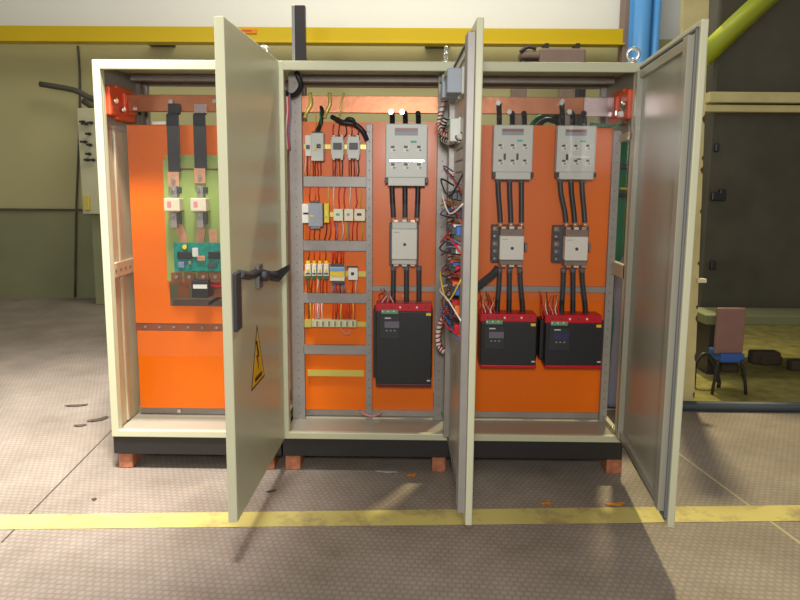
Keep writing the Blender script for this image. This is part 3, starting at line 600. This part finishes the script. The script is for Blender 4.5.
# ------------------------------------------------------------------ contactors
def contactor(bx, fx_, Yf, label, dots):
    (x0, y0, x1, y1) = fx_; c = at((x0+x1)/2, bx[3], Yf); tt = thing('contactor', label, 'contactor', (c.x, PY, c.z), 'large square contactors')
    q = MB(); q.pbox(bx[0], bx[1], bx[2], bx[3], PY-.055, .055, DGREY, .004); q.build('base', tt)
    if not dots:
        h5 = (bx[3]-bx[1])/5
        for k in range(5):
            q = MB(); q.pbox(bx[0]+1, bx[1]+h5*k+1.2, bx[0]+6.5, bx[1]+h5*k+h5-1.2, PY-.075, .021, [BROWNP, DGREY, BROWNP, SLEEVE, DGREY][k], .003); q.pbox(bx[0]+2, bx[1]+h5*k+2.5, bx[0]+4, bx[1]+h5*k+4.5, PY-.079, .006, CHROME, .001); q.build('auxiliary_terminal', tt)
    q = MB(); q.pbox(x0+.3, y0-7, x1-.3, y1+5, Yf+.045, PY-.055-Yf-.045, BROWNP if not dots else LGREY, .004); q.build('arc_chamber', tt)
    q = MB(); q.pbox(x0, y0, x1, y1, Yf, .05, WHITE, .004); q.build('cover', tt)
    cx, cyy = (x0+x1)/2+.3, (y0+y1)/2+.3; c = at(cx, cyy, Yf); q = MB(); q.cyl((c.x, Yf+.002, c.z), (c.x, Yf-.003, c.z), .0085, DGREY, 14); q.cyl((c.x, Yf-.002, c.z), (c.x, Yf-.005, c.z), .004, INK, 10); q.build('indicator', tt)
    q = MB(); q.pbox(x0+2, y0+3, x0+8, y0+3.6, Yf-.0006, .002, GREY, 0); q.pbox(x1-5, y0+9, x1-3.2, y0+13, Yf-.0006, .002, CREAM, 0); q.build('printed_mark', tt)
    wd = (x1-x0)/3
    for k in range(3):
        for (ya, yb) in ((y0-9.5, y0-1), (y1+1, y1+7)):
            q = MB(); q.pbox(x0+wd*k+wd*.2, ya, x0+wd*k+wd*.8, yb, Yf+.055, .02, COPLIT if k != 1 else WHITE, .002); q.pbox(x0+wd*k+wd*.35, (ya+yb)/2-1.3, x0+wd*k+wd*.65, (ya+yb)/2+1.3, Yf+.047, .01, CHROME, .002); q.build('terminal', tt)
contactor((389.3, 223, 418.6, 266), (391.7, 229, 417, 259.5), .12, 'big white square contactor with grey centre dot in the middle bay', True)
contactor((491.5, 225, 523.5, 262.5), (499.8, 236, 523.9, 260), .10, 'square grey contactor, left one in the right bay', False)
contactor((553, 225.5, 588.5, 263), (564.9, 236.8, 588, 260.7), .10, 'square grey contactor with dark dot, right one in the right bay', False)
for (px, py, lb) in ((589.5, 247, 'small brown auxiliary block on the right side of the last contactor'), (526, 247, 'small brown auxiliary block right of the first contactor in right bay')):
    q = MB(); q.pbox(px-1, py-4, px+1.5, py+4, .18, .04, BROWNP, .002); tag(q.build('auxiliary_block'), lb, 'contact block')

# ------------------------------------------------------------------ soft starters
def starter(x0, yt, yb_, x1, label, screen, D=.17):
    Y = PY-D; c = at((x0+x1)/2, yb_, Y); tt = thing('soft_starter', label, 'motor starter', (c.x, PY, c.z), 'black soft starters')
    h = 8; w = x1-x0; u = w/56.
    q = MB(); q.pbox(x0, yt+h, x1, yb_-2.6, Y, D-.03, BLACK, .006); q.build('housing', tt)
    q = MB(); q.pbox(x0-(5.5 if x0 > 540 else 2.5 if x0 < 400 else .5), yt+5, x1+.5, yb_-9, Y+.06, D-.06, BLACK, .003); q.build('heat_sink', tt)
    q = MB(); q.pbox(x0, yt, x1, yt+h+.3, Y+.008, D-.05, RED, .004)
    for k in range(6): q.pbox(x0+w*(.12+.15*k), yt+h*.35, x0+w*(.15+.15*k), yt+h*.6, Y+.0065, .004, WHITE if k in (2, 4) else DGREY, 0)
    q.build('top_cover', tt, 'red terminal cover')
    q = MB(); q.pbox(x0+.2, yb_-3, x1-.2, yb_, Y+.008, D-.05, RED if yb_ < 380 else mat('dark_red_plastic', (90, 34, 36), .5), .003); q.build('bottom_cover', tt, 'red strip along the bottom')
    q = MB(); kx0, kx1, ky0, ky1 = x0+w*.07, x0+w*.43, yt+h+5, yt+h+27
    q.pbox(kx0, ky0, kx1, ky1, Y-.003, .006, DGREY if False else mat('dark_keypad', (54, 56, 60), .35), .002); kp = q.build('keypad', tt)
    q = MB(); q.pbox(x0+w*.155, yt+17.2*1.0+h*0.1, x0+w*.42, yt+23.5+h*.1, Y-.005, .003, SCREEN if screen == 0 else SCREENB, .001); q.build('display', kp)
    q = MB(); q.pbox(x0+w*.16, yt+h+6.0, x0+w*.27, yt+h+7.2, Y-.004, .002, LGREY, 0)
    for k in range(3): q.pbox(x0+w*(.18+.07*k), yt+h+18.5, x0+w*(.21+.07*k), yt+h+19.6, Y-.005, .003, GREY, .0)
    q.build('keypad_button', kp)
    q = MB(); q.pbox(x0+w*.90, yt+h+1.5, x0+w*.985, yt+h+4.2, Y-.001, .002, YELLOW, 0); q.pbox(x0+w*.91, yb_-7, x0+w*.97, yb_-5.6, Y-.001, .002, LGREY, 0); q.build('rating_sticker', tt, 'small yellow sticker in the corner')
    q = MB(); q.pbox(x0+w*.10, yt+h-1.8, x0+w*.40, yt+h+2.4, Y-.004, .02, mat('green_terminal', (100, 160, 120), .5), .002)
    for k in range(6): q.pbox(x0+w*(.11+.05*k), yt+h-1, x0+w*(.135+.05*k), yt+h+.4, Y-.006, .004, ORANGEP if k % 2 else WHITE, 0)
    q.build('terminal_block', tt, 'small green terminal block')
    return tt
starter(375.8, 303.6, 387, 431.8, 'tall black motor starter with red top in the middle bay', 0, .16)
starter(480.3, 314, 368, 536.5, 'short black starter with grey display, left one in the right bay', 0)
starter(545.2, 315.3, 368.3, 602.2, 'short black starter with blue display, right one in the right bay', 1)

# ------------------------------------------------------------------ power cables
def cable(pts, label, r=.0135, mt=CABLE, ends=(True, True), group='black power cables'):
    tt = thing('power_cable', label, 'cable', at(*pts[-1]), group)
    q = MB(); q.ptube(pts, r, mt, 12, 5); q.build('insulation', tt)
    for e, (p, s) in enumerate(((pts[0], 1), (pts[-1], -1))):
        if ends[e]:
            q = MB(); q.ptube([p, (p[0], p[1]+s*4.5, p[2])], r*1.12, SLEEVE if s > 0 else COPLIT, 10, 1); q.build('lug', tt)
ph = ['left', 'middle', 'right']
def run(top, bot, y0, y1, Yt, Yb, where, r=.0135, mt=CABLE):
    for k in range(3):
        a, b = top[k], bot[k]; cable([(a, y0, Yt), (a+(b-a)*.15, y0+(y1-y0)*.3, (Yt*2+Yb)/3-.0), (a+(b-a)*.75, y0+(y1-y0)*.7, (Yt+Yb)/2), (b, y1, Yb)], '%s black cable of the three %s' % (ph[k], where), r, mt)
run((392, 405, 418), (393.5, 405, 417), 184, 222, .22, .20, 'between the disconnector and contactor in the middle bay')
run((393.5, 406.5, 419), (393, 406.5, 419), 266, 306, .19, .19, 'below the white contactor in the middle bay')
run((498, 509.5, 521.5), (500.5, 511, 521.5), 178, 227, .21, .20, 'above the left contactor in the right bay')
run((560, 571, 582), (566.5, 575, 585), 178, 227, .21, .20, 'above the right contactor in the right bay')
run((499.5, 509.5, 520), (497, 509, 523), 268, 317, .19, .19, 'below the left contactor in the right bay')
run((563.5, 573, 582), (561.5, 573, 586), 268, 318, .19, .19, 'below the right contactor in the right bay')
for (xs, where, dy) in (((392, 405, 418), 'above the middle bay disconnector', 0), ((499, 512, 524), 'above the left disconnector of the right bay', 1), ((562, 572, 584), 'above the right disconnector of the right bay', 1)):
    for k, x in enumerate(xs):
        top = 104 if (k == 0 and dy) else 113
        cable([(x, top, BY-.025), (x+.3, 118, .27), (x+.4, 127, .22)], '%s short black cable stub %s' % (ph[k], where), .014, CABLE, (False, False), 'short cable stubs under the busbar')
        if k != 2:
            q = MB(); c = at(x-1 if k == 0 else x-3, top-1, BY-.03); q.cyl((c.x, BY-.04, c.z), (c.x, BY-.002, c.z), .014, CHROME, 6); tag(q.build('lug_bolt'), 'bright %s lug bolt %s' % (ph[k], where), 'bolt', 'lug bolts on the busbar')
q = MB(); q.ptube([(474, 290, .1), (482, 283, .14), (492, 275, .18), (498, 268, .2)], .021, CABLE, 12, 4); tag(q.build('power_cable'), 'thick dark cable slanting up beside the left contactor in the right bay', 'cable')

# red and pale control wires at the starters
for (x0, x1, y0, y1, n, Y, where) in ((480.5, 497, 292, 318, 9, .15, 'above the left starter of the right bay'), (541, 563, 292, 318, 9, .15, 'above the right starter of the right bay'), (380, 394, 289, 306, 7, .17, 'above the tall starter of the middle bay')):
    for k in range(n):
        xa = x0+(x1-x0)*k/n; q = MB(); s_ = random.uniform(-3, 3)
        if n == 7: s_ *= 1.6
        q.ptube([(xa+random.uniform(-3, 2), y0+random.uniform(-1, 5), PY-.02), (xa+s_, (y0+y1)/2-2, Y), (xa-s_*.6, (y0+y1)/2+5, Y-.01), (xa+2.5+random.uniform(-1, 1), y1+1, PY-.15)], .0028, [WRED, WRED, WWHITE, WDRED, PINK, WRED, WWHITE, WRED, WBLACK][k], 6, 5)
        tag(q.build('control_wire'), 'thin loose control wire %s' % where, 'wire', 'control wires '+where)

# ------------------------------------------------------------------ small devices on the ladder frame
RY = PY-.022
def dev(name, cat, label, boxes, group=None):
    (x0, y0, x1, y1) = boxes[0][1]; c = at((x0+x1)/2, y1, RY); tt = thing(name, label, cat, (c.x, RY, c.z), group)
    for pn, b, d, mt in boxes:
        q = MB(); q.pbox(*b, RY-d, min(d, .075 if pn in ('body', 'shell') else .012), mt, .002); q.build(pn, tt)
    return tt
dev('auxiliary_switch', 'switch', 'narrow white switch block, first on the top rail of the ladder frame', [('body', (305, 135, 311, 156), .065, WHITE), ('toggle', (306, 145, 309.5, 149), .075, BLACK)])
dev('circuit_breaker', 'circuit breaker', 'tall white circuit breaker with small toggle on the top rail', [('body', (311, 133, 323.4, 160.8), .075, LGREY), ('toggle', (316.5, 144, 320.5, 148), .088, BLACK), ('test_button', (313, 148.6, 317, 150.5), .078, YELLOW), ('terminal_cover', (312, 131.5, 322.5, 134.5), .06, DGREY)])
for k, (a, lb) in enumerate(((331.6, 'small white contactor with dark centre next to the tall breaker'), (347.6, 'small white contactor with dark centre near the ladder post'))):
    tt = dev('small_contactor', 'contactor', lb, [('body', (a, 136.5, a+11.6, 158.5), .07, LGREY), ('nameplate', (a+1.5, 142.8, a+10, 149.4), .082, DGREY), ('base', (a-.8, 140, a+12.6, 155), .05, WHITE)], 'small contactors on the top rail')
    for (yy, h_) in ((135, 2.2), (157.8, 2.2)):
        for j in range(3):
            q = MB(); q.pbox(a+1+j*4, yy, a+3+j*4, yy+h_, RY-.066, .04, DGREY if j % 2 else WHITE, .001); q.build('terminal', tt)
dev('time_relay', 'relay', 'white relay with black bracket mark, first on the second rail', [('body', (301.9, 204, 310, 223), .065, WHITE), ('printed_mark', (303, 212.5, 308.5, 214.5), .0665, INK)])
dev('power_supply', 'power supply', 'blue grey power module on the second rail', [('body', (308.3, 203.3, 322.5, 226.5), .085, GREY), ('terminal_cover', (310.5, 200.8, 319, 204.5), .075, DGREY), ('base', (310.5, 226, 320, 228.7), .07, GREY), ('printed_mark', (310, 215.5, 314, 217), .0865, YELLOW)])
dev('terminal_relay', 'relay', 'slim yellow relay on the second rail', [('body', (323.9, 203.5, 329, 222.8), .06, YELLOW), ('label_plate', (324.5, 210, 328.5, 217), .0625, PASS)])
for k, (a, b, lb) in enumerate(((333.4, 343, 'cream square relay beside the slim yellow relay'), (344.2, 353.2, 'central cream square relay of three on the second rail'), (354.3, 365, 'cream square relay touching the ladder post'))):
    dev('square_relay', 'relay', lb, [('body', (a, 209, b, 221), .06, CREAM), ('printed_mark', (a+2.5, 213.2, b-3.5, 215.8), .0615, [TEALINK, GREY, INK][k])], 'square relays on the second rail')
for k in range(4):
    a = (305.1, 311.7, 317.4, 323.4)[k]; b = (310.6, 316.2, 322.2, 328.6)[k]
    dev('miniature_breaker', 'circuit breaker', '%s of four small white breakers with yellow tops on the third rail' % ['leftmost', 'second from left', 'third from left', 'rightmost'][k], [('body', (a, 264.7, b, 276), .065, WHITE), ('top_terminal', (a+.8, 260.8, b-.8, 264.6), .05, YELLOW), ('bottom_terminal', (a+.5, 275.5, b-.5, 279.5), .05, WGREEN), ('toggle', (a+1.6, 269, b-1.5, 272.2), .078, YELLOW), ('label_strip', (a+.4, 273, b-.4, 274.6), .067, DGREY)], 'four small breakers')
dev('terminal_block', 'terminal block', 'striped terminal block with blue and yellow bands on the third rail', [('body', (329.9, 265, 344.6, 281), .06, CREAM), ('blue_band', (330.2, 268, 344.2, 271.3), .066, LBLUE), ('yellow_band', (330.2, 272, 344.2, 276.5), .064, YELLOW), ('grey_band', (330.2, 264, 344.2, 267), .064, DGREY), ('lower_band', (332, 281, 344.2, 284), .055, DGREY)])
dev('square_relay', 'relay', 'lone white square relay at the end of the third rail', [('body', (348.3, 268, 357.7, 280), .065, WHITE), ('socket', (346.5, 266, 358, 269), .055, DGREY), ('printed_mark', (351, 272.3, 354, 275.3), .067, INK)])
tt = dev('terminal_strip', 'terminal strip', 'long beige terminal strip with yellow end on the fourth rail', [('body', (311.5, 320.3, 356.5, 327.3), .05, PANELM), ('end_clamp', (304.5, 319.5, 311, 327.5), .055, PASS)])
for k in range(22):
    q = MB(); q.pbox(312.5+2*k, 321.4, 313.6+2*k, 326.4, RY-.052, .004, [PASS, LGREY, DGREY][k % 3], 0); q.build('terminal', tt)

def wires(n, x0, x1, y0, y1, mts, where, Y=RY-.03, bow=1.2):
    for k in range(n):
        x = x0+(x1-x0)*(k+.5)/n; q = MB(); b = random.uniform(-bow, bow)
        q.ptube([(x, y0, Y), (x+b, y0+(y1-y0)*.35, Y-.01), (x+b*.6+random.uniform(-.8, .8), y0+(y1-y0)*.7, Y), (x+random.uniform(-bow, bow), y1, PY-.008)], .0032, mts[k % len(mts)], 6, 4)
        tag(q.build('control_wire'), 'thin control wire '+where, 'wire', 'control wires '+where)
wires(3, 305, 310, 156, 177, [WWHITE, WDRED, PINK], 'below the narrow white switch block', bow=.8)
wires(4, 312, 322, 160.5, 177, [WDRED, WBLACK, WRED, WDRED], 'below the tall white breaker', bow=.8)
wires(5, 332, 343, 158, 177, [WRED, WBLACK, PINK, WRED, WBLACK], 'below the first small contactor', bow=.8)
wires(5, 348, 359, 158, 177, [WRED, WBLACK, WDRED, PINK, WBLACK], 'below the second small contactor', bow=.8)
wires(5, 331, 360, 124, 137, [WRED, WDRED, WBLACK, WRED, WDRED], 'entering the small contactors from above', bow=1.5)
wires(2, 313, 322, 112, 133, [WYEL, WGREEN], 'entering the tall white breaker from above', bow=1)
wires(7, 326, 364, 187, 210, [WYEL, WWHITE, WRED, WRED, WWHITE, WRED, WYEL], 'above the cream square relays', bow=1)
wires(3, 308, 321, 187, 202, [WRED, ORANGEP, WRED], 'above the blue grey power module', bow=1)
wires(10, 324, 364, 221, 241, [WBLACK, WRED, WRED, WBLUE, WWHITE, WYEL, WBLUE, WRED, WRED, WYEL], 'below the cream square relays', bow=2)
wires(3, 308, 322, 227, 241, [WRED, WDRED, WRED], 'below the blue grey power module', bow=1)
wires(4, 306, 328, 251, 262, [WDRED, WRED, WRED, WDRED], 'above the four small breakers', bow=.8)
wires(7, 331, 345, 251, 265, [WRED, WRED, WRED, WDRED, WRED, WRED, WRED], 'above the striped terminal block', bow=1)
wires(8, 305, 328, 279, 294, [WRED, WGREEN, WDRED, WRED, WWHITE, WRED, WDRED, WRED], 'below the four small breakers', bow=.8)
wires(8, 331, 345, 283, 294, [PINK, WBLUE, WBLUE, WRED, WBLUE, WBLACK, WBLUE, WBLUE], 'below the striped terminal block', bow=1)
wires(2, 351, 358, 280, 294, [WRED, WWHITE], 'below the lone white relay', bow=.6)
wires(2, 308, 311, 303.5, 321, [WBLACK, WYEL], 'above the yellow strip end', bow=.3)
wires(5, 313, 323, 303.5, 321, [PINK, PINK, WWHITE, PINK, WWHITE], 'in the pale cluster above the beige strip', bow=.6)
wires(12, 332, 356, 303.5, 321, [WRED, WRED, WDRED, WRED, WYEL, WRED], 'in the red comb above the beige strip', bow=.6)
q = MB(); q.ptube([(340, 328, RY-.03), (344, 333, RY-.03), (349, 334, RY-.03), (350, 329, RY-.03)], .003, PINK, 6, 5); tag(q.build('control_wire'), 'pink wire loop hanging below the beige terminal strip', 'wire')

# ------------------------------------------------------------------ left bay: insulating board with fuses
bd = thing('insulating_board', 'green insulating board mounted on the orange plate of the left bay', 'board', (at(195, 280, PY-.02).x, PY, at(195, 280, PY).z))
q = MB(); xL = at(165, 220, PY-.022).x; q.box(xL, xL+.42, PY-.022, PY-.014, at(190, 281, PY).z, at(190, 160.5, PY).z, OLIVE, .001)
q.build('sheet', bd)
q = MB(); q.box(xL+.045, xL+.42, PY-.026, PY-.022, at(190, 168.5, PY).z, at(190, 170, PY).z, RUST); q.build('seam', bd)
q = MB(); q.box(xL+.01, xL+.42, PY-.012, PY-.002, at(190, 276, PY).z, at(190, 155, PY).z, OLIVE); q.build('backing', bd)
for k, (x0p, x1p, y1p, lb, ytop) in enumerate(((167, 179.3, 172, 'black flexible insulated bar, left of two hanging from the busbar', 108), (193.5, 205.8, 168.5, 'black flexible insulated bar, right of two hanging from the busbar', 113))):
    tt = thing('flexible_busbar', lb, 'busbar', at((x0p+x1p)/2, y1p, .2)); Y = .235
    q = MB(); q.pbox(x0p, 114, x1p, y1p, Y, .010, CABLE, .003)
    a = at((x0p+x1p)/2, 114, Y); w = (at(x1p, 114, Y).x-at(x0p, 114, Y).x)/2; q.box(a.x-w, a.x+w, Y, BY-.001, a.z-.002, a.z+.006, CABLE, .003); q.box(a.x-w, a.x+w, BY-.012, BY-.001, a.z, zl+.04, CABLE if k == 0 else TINNED, .002); q.build('sleeve', tt)
    q = MB(); q.pbox(x0p+.6, y1p-.5, x1p-.6, y1p+15, Y+.001, .006, COPLIT, .001); q.build('copper_end', tt)
    c = at((x0p+x1p)/2+.3, y1p+8, Y); q = MB(); q.cyl((c.x, Y+.002, c.z), (c.x, Y-.01, c.z), .012, CHROME, 6); q.build('bolt', tt)
for k, (x0p, lb) in enumerate(((163.5, 'cream fuse in its holder under the left flexible bar'), (190, 'cream fuse in its holder under the right flexible bar'))):
    Y = .16; tt = thing('fuse', lb, 'fuse', at(x0p+8, 228, Y), 'cream ceramic fuses')
    q = MB(); q.pbox(x0p, 198, x0p+16, 211.5, Y, .075, CREAM, .006); q.build('body', tt)
    q = MB(); q.pbox(x0p+3.5, 201.5, x0p+7.5, 207.5, Y-.001, .002, PINK, 0); q.build('printed_mark', tt)
    for (ya, yb) in ((186, 197.5), (212, 228)):
        q = MB(); q.pbox(x0p+6.5, ya, x0p+13, yb, Y+.02, .045, ZINC, .002); q.pbox(x0p+10.5, ya+1, x0p+16, yb-4, Y+.025, .04, DGREY, .002); q.pbox(x0p+7.5, ya+2, x0p+10, ya+5, Y+.012, .012, CHROME, .002); q.build('fuse_clip', tt)
for k, (pa, pb) in enumerate((((178, 228), (183.5, 244)), ((202, 228), (200, 244)), ((212.5, 233), (213.5, 244)))):
    q = MB(); Y = .225; a0 = at(*pa, Y); b0 = at(*pb, Y); w = .022
    q.prism([(a0.x-w, Y, a0.z+.02), (a0.x+w, Y, a0.z+.02), (b0.x+w, Y, b0.z+.03), (b0.x+w, Y, b0.z), (b0.x-w, Y, b0.z), (b0.x-w, Y, b0.z+.03)], (0, .006, 0), COPLIT)
    tag(q.build('copper_link'), '%s bent copper link above the teal circuit board' % ph[k], 'copper link', 'copper links above the teal board')
tt = thing('circuit_board', 'teal circuit board with dark parts in the left bay', 'circuit board', at(200, 272, .19))
q = MB(); q.pbox(174, 242.8, 236, 271.3, .19, .006, TEAL, .001); q.build('board', tt)
for (b, mt, pn) in (((177, 252, 192, 259), BLACK, 'coil'), ((208, 252, 234, 259), BLACK, 'coil'), ((182, 245, 187, 249.5), WGREEN, 'capacitor'), ((192, 248, 198, 257), LGREY, 'capacitor'), ((197, 256, 205, 261), COPLIT, 'connector'), ((188, 261, 191, 264.5), CHROME, 'screw'), ((207, 263, 216, 268), DGREY, 'chip'), ((178, 262, 184, 268), WBLUE, 'chip')):
    q = MB(); q.pbox(*b, .175, .016, mt, .003); q.build(pn, tt)
c = at(184.3, 247, .17); q = MB(); q.cyl((c.x, .19, c.z), (c.x, .172, c.z), .012, YELLOW, 12); q.build('indicator', tt)
for k, x in enumerate((172, 185, 199, 211)):
    q = MB(); q.pbox(x-1, 272.5, x+9.5, 282.5, .215, .01, COPPER, .002); c = at(x+4, 277, .2); q.cyl((c.x, .216, c.z), (c.x, .2, c.z), .010, CHROME, 6); tag(q.build('copper_tab'), '%s copper tab with bolt below the teal circuit board' % ['outermost left', 'second', 'third', 'innermost right'][k], 'copper tab', 'copper tabs below the teal board')
for k, x in enumerate((177.5, 210)):
    q = MB(); q.pbox(x, 287, x+12, 297.5, .31, .01, COPPER, .002); q.pbox(x+1, 275, x+11, 290, .318, .006, COPPER, .001); tag(q.build('copper_bar'), 'copper bar end seen in the plate opening %s of the black transformer' % ['left', 'right'][k], 'copper bar')
tt = thing('current_transformer', 'black current transformer with white label in the plate opening', 'transformer', at(200, 297, .2))
q = MB(); q.pbox(191.3, 280.5, 208.3, 298, .19, .11, BLACK, .006); q.build('body', tt)
q = MB(); q.pbox(193, 284.6, 207, 288.6, .1885, .003, WHITE, 0); q.build('label_plate', tt, 'white rating plate')
q = MB(); q.ptube([(209, 285.5, .25), (216, 285.5, .25), (236, 285.7, .25)], .011, RED, 8, 3); tag(q.build('red_cable'), 'short red cable right of the black current transformer', 'cable')
q = MB(); q.ptube([(209, 304, .33), (214, 300, .33), (222, 297, .33), (236, 292, .33)], .008, CABLE, 8, 3); tag(q.build('black_cable'), 'thin black cable behind the plate opening of left bay', 'cable')
q = MB(); q.pbox(152, 121.5, 166, 124.5, PY-.03, .03, WHITE, .001); tag(q.build('label_strip'), 'white strip on the upper edge of the left orange plate', 'label')
q = MB(); q.ptube([(360, 412, .2), (366, 415, .15), (374, 416, .15), (382, 413, .2)], .004, PINK, 6, 4); tag(q.build('control_wire'), 'pink wire lying on the floor pan of the middle bay', 'wire')
c = at(178, 412.5, .27); q = MB(); q.cyl((c.x, .30, c.z), (c.x, .288, c.z), .011, CHROME, 10); tag(q.build('rail_bolt'), 'bright bolt below the orange plate of the left bay', 'bolt')
c = at(619, 422, .02); q = MB(); q.cyl((xr_-.042, .06, ZO+.06), (xr_-.056, .06, ZO+.06), .009, CHROME, 10); tag(q.build('frame_bolt'), 'bright bolt at the bottom right corner of the right bay', 'bolt')

# ------------------------------------------------------------------ wooden blocks under the plinth
for (x0p, x1p, yb_, lb) in ((118.6, 132.5, 468, 'reddish wooden block under the outer left corner of the plinth'), (262, 274.5, 471, 'reddish wooden block half hidden by the open left door'), (285.5, 300.5, 472, 'reddish wooden block under the left end of the middle plinth'), (432, 445.5, 473, 'dull reddish block beside the open middle door'), (606.5, 622, 475, 'reddish block under the right end of the plinth')):
    xa, xb = at(x0p, yb_-6, .03).x, at(x1p, yb_-6, .03).x
    q = MB(); q.box(xa, xb, .03, .03+.12, 0, .087, BLOCKM, .006); tag(q.build('wooden_block'), lb, 'wooden block')
for (x, i) in ((.07, 0), (.83, 1), (.97, 2), (1.73, 3), (2.62, 4)):
    q = MB(); q.box(x-.04, x+.04, .45, .57, 0, .087, BLOCKM, .006); tag(q.build('wooden_block'), 'rear wooden block beneath the plinth, behind the %s front block' % ['outer left', 'half hidden', 'middle plinth', 'dull reddish', 'right end'][i], 'wooden block')

# ------------------------------------------------------------------ light
w = bpy.data.worlds.new('hall_light'); S.world = w; w.use_nodes = True; bg = w.node_tree.nodes['Background']; bg.inputs[0].default_value = (1.0, .95, .85, 1); bg.inputs[1].default_value = .27
def area(name, loc, tgt, size, power, col, sy_=None):
    l = bpy.data.lights.new(name, 'AREA'); l.energy = power; l.color = col; l.size = size
    if sy_: l.shape = 'RECTANGLE'; l.size_y = sy_
    o = bpy.data.objects.new(name, l); COL.objects.link(o); o.location = loc; o.rotation_euler = (Vector(tgt)-Vector(loc)).to_track_quat('-Z', 'Y').to_euler(); return o
area('doorway_daylight', (-2.6, -3.2, 3.2), (.3, .2, .7), 1.6, 60, (1, .97, .92))
area('far_wall_fill', (1.5, 2.6, 5.6), (1.5, 5.2, 2.6), 4.5, 135, (1, .96, .86), 1.5)  # added fill light that brightens the far wall and yellow beam
area('camera_flash', (1.55, -3.9, 1.95), (1.6, .2, 1.1), .35, 66, (1, .98, .95))
def spot(name, loc, tgt, deg, power, col, rad=.4, blend=1):
    l = bpy.data.lights.new(name, 'SPOT'); l.energy = power; l.color = col; l.spot_size = math.radians(deg); l.spot_blend = blend; l.shadow_soft_size = rad
    o = bpy.data.objects.new(name, l); COL.objects.link(o); o.location = loc; o.rotation_euler = (Vector(tgt)-Vector(loc)).to_track_quat('-Z', 'Y').to_euler()
spot('roof_light', (.7, -1.6, 5.6), (-.85, .15, 0), 44, 4000, (1, .95, .9))
spot('rear_roof_light', (4.0, 4.2, 8.5), (3.4, .2, 0), 50, 2600, (1, .86, .48), .25)
S.view_settings.view_transform = 'Standard'; S.view_settings.look = 'None'; S.view_settings.exposure = 0; S.view_settings.gamma = 1; S.view_settings.use_curve_mapping = False
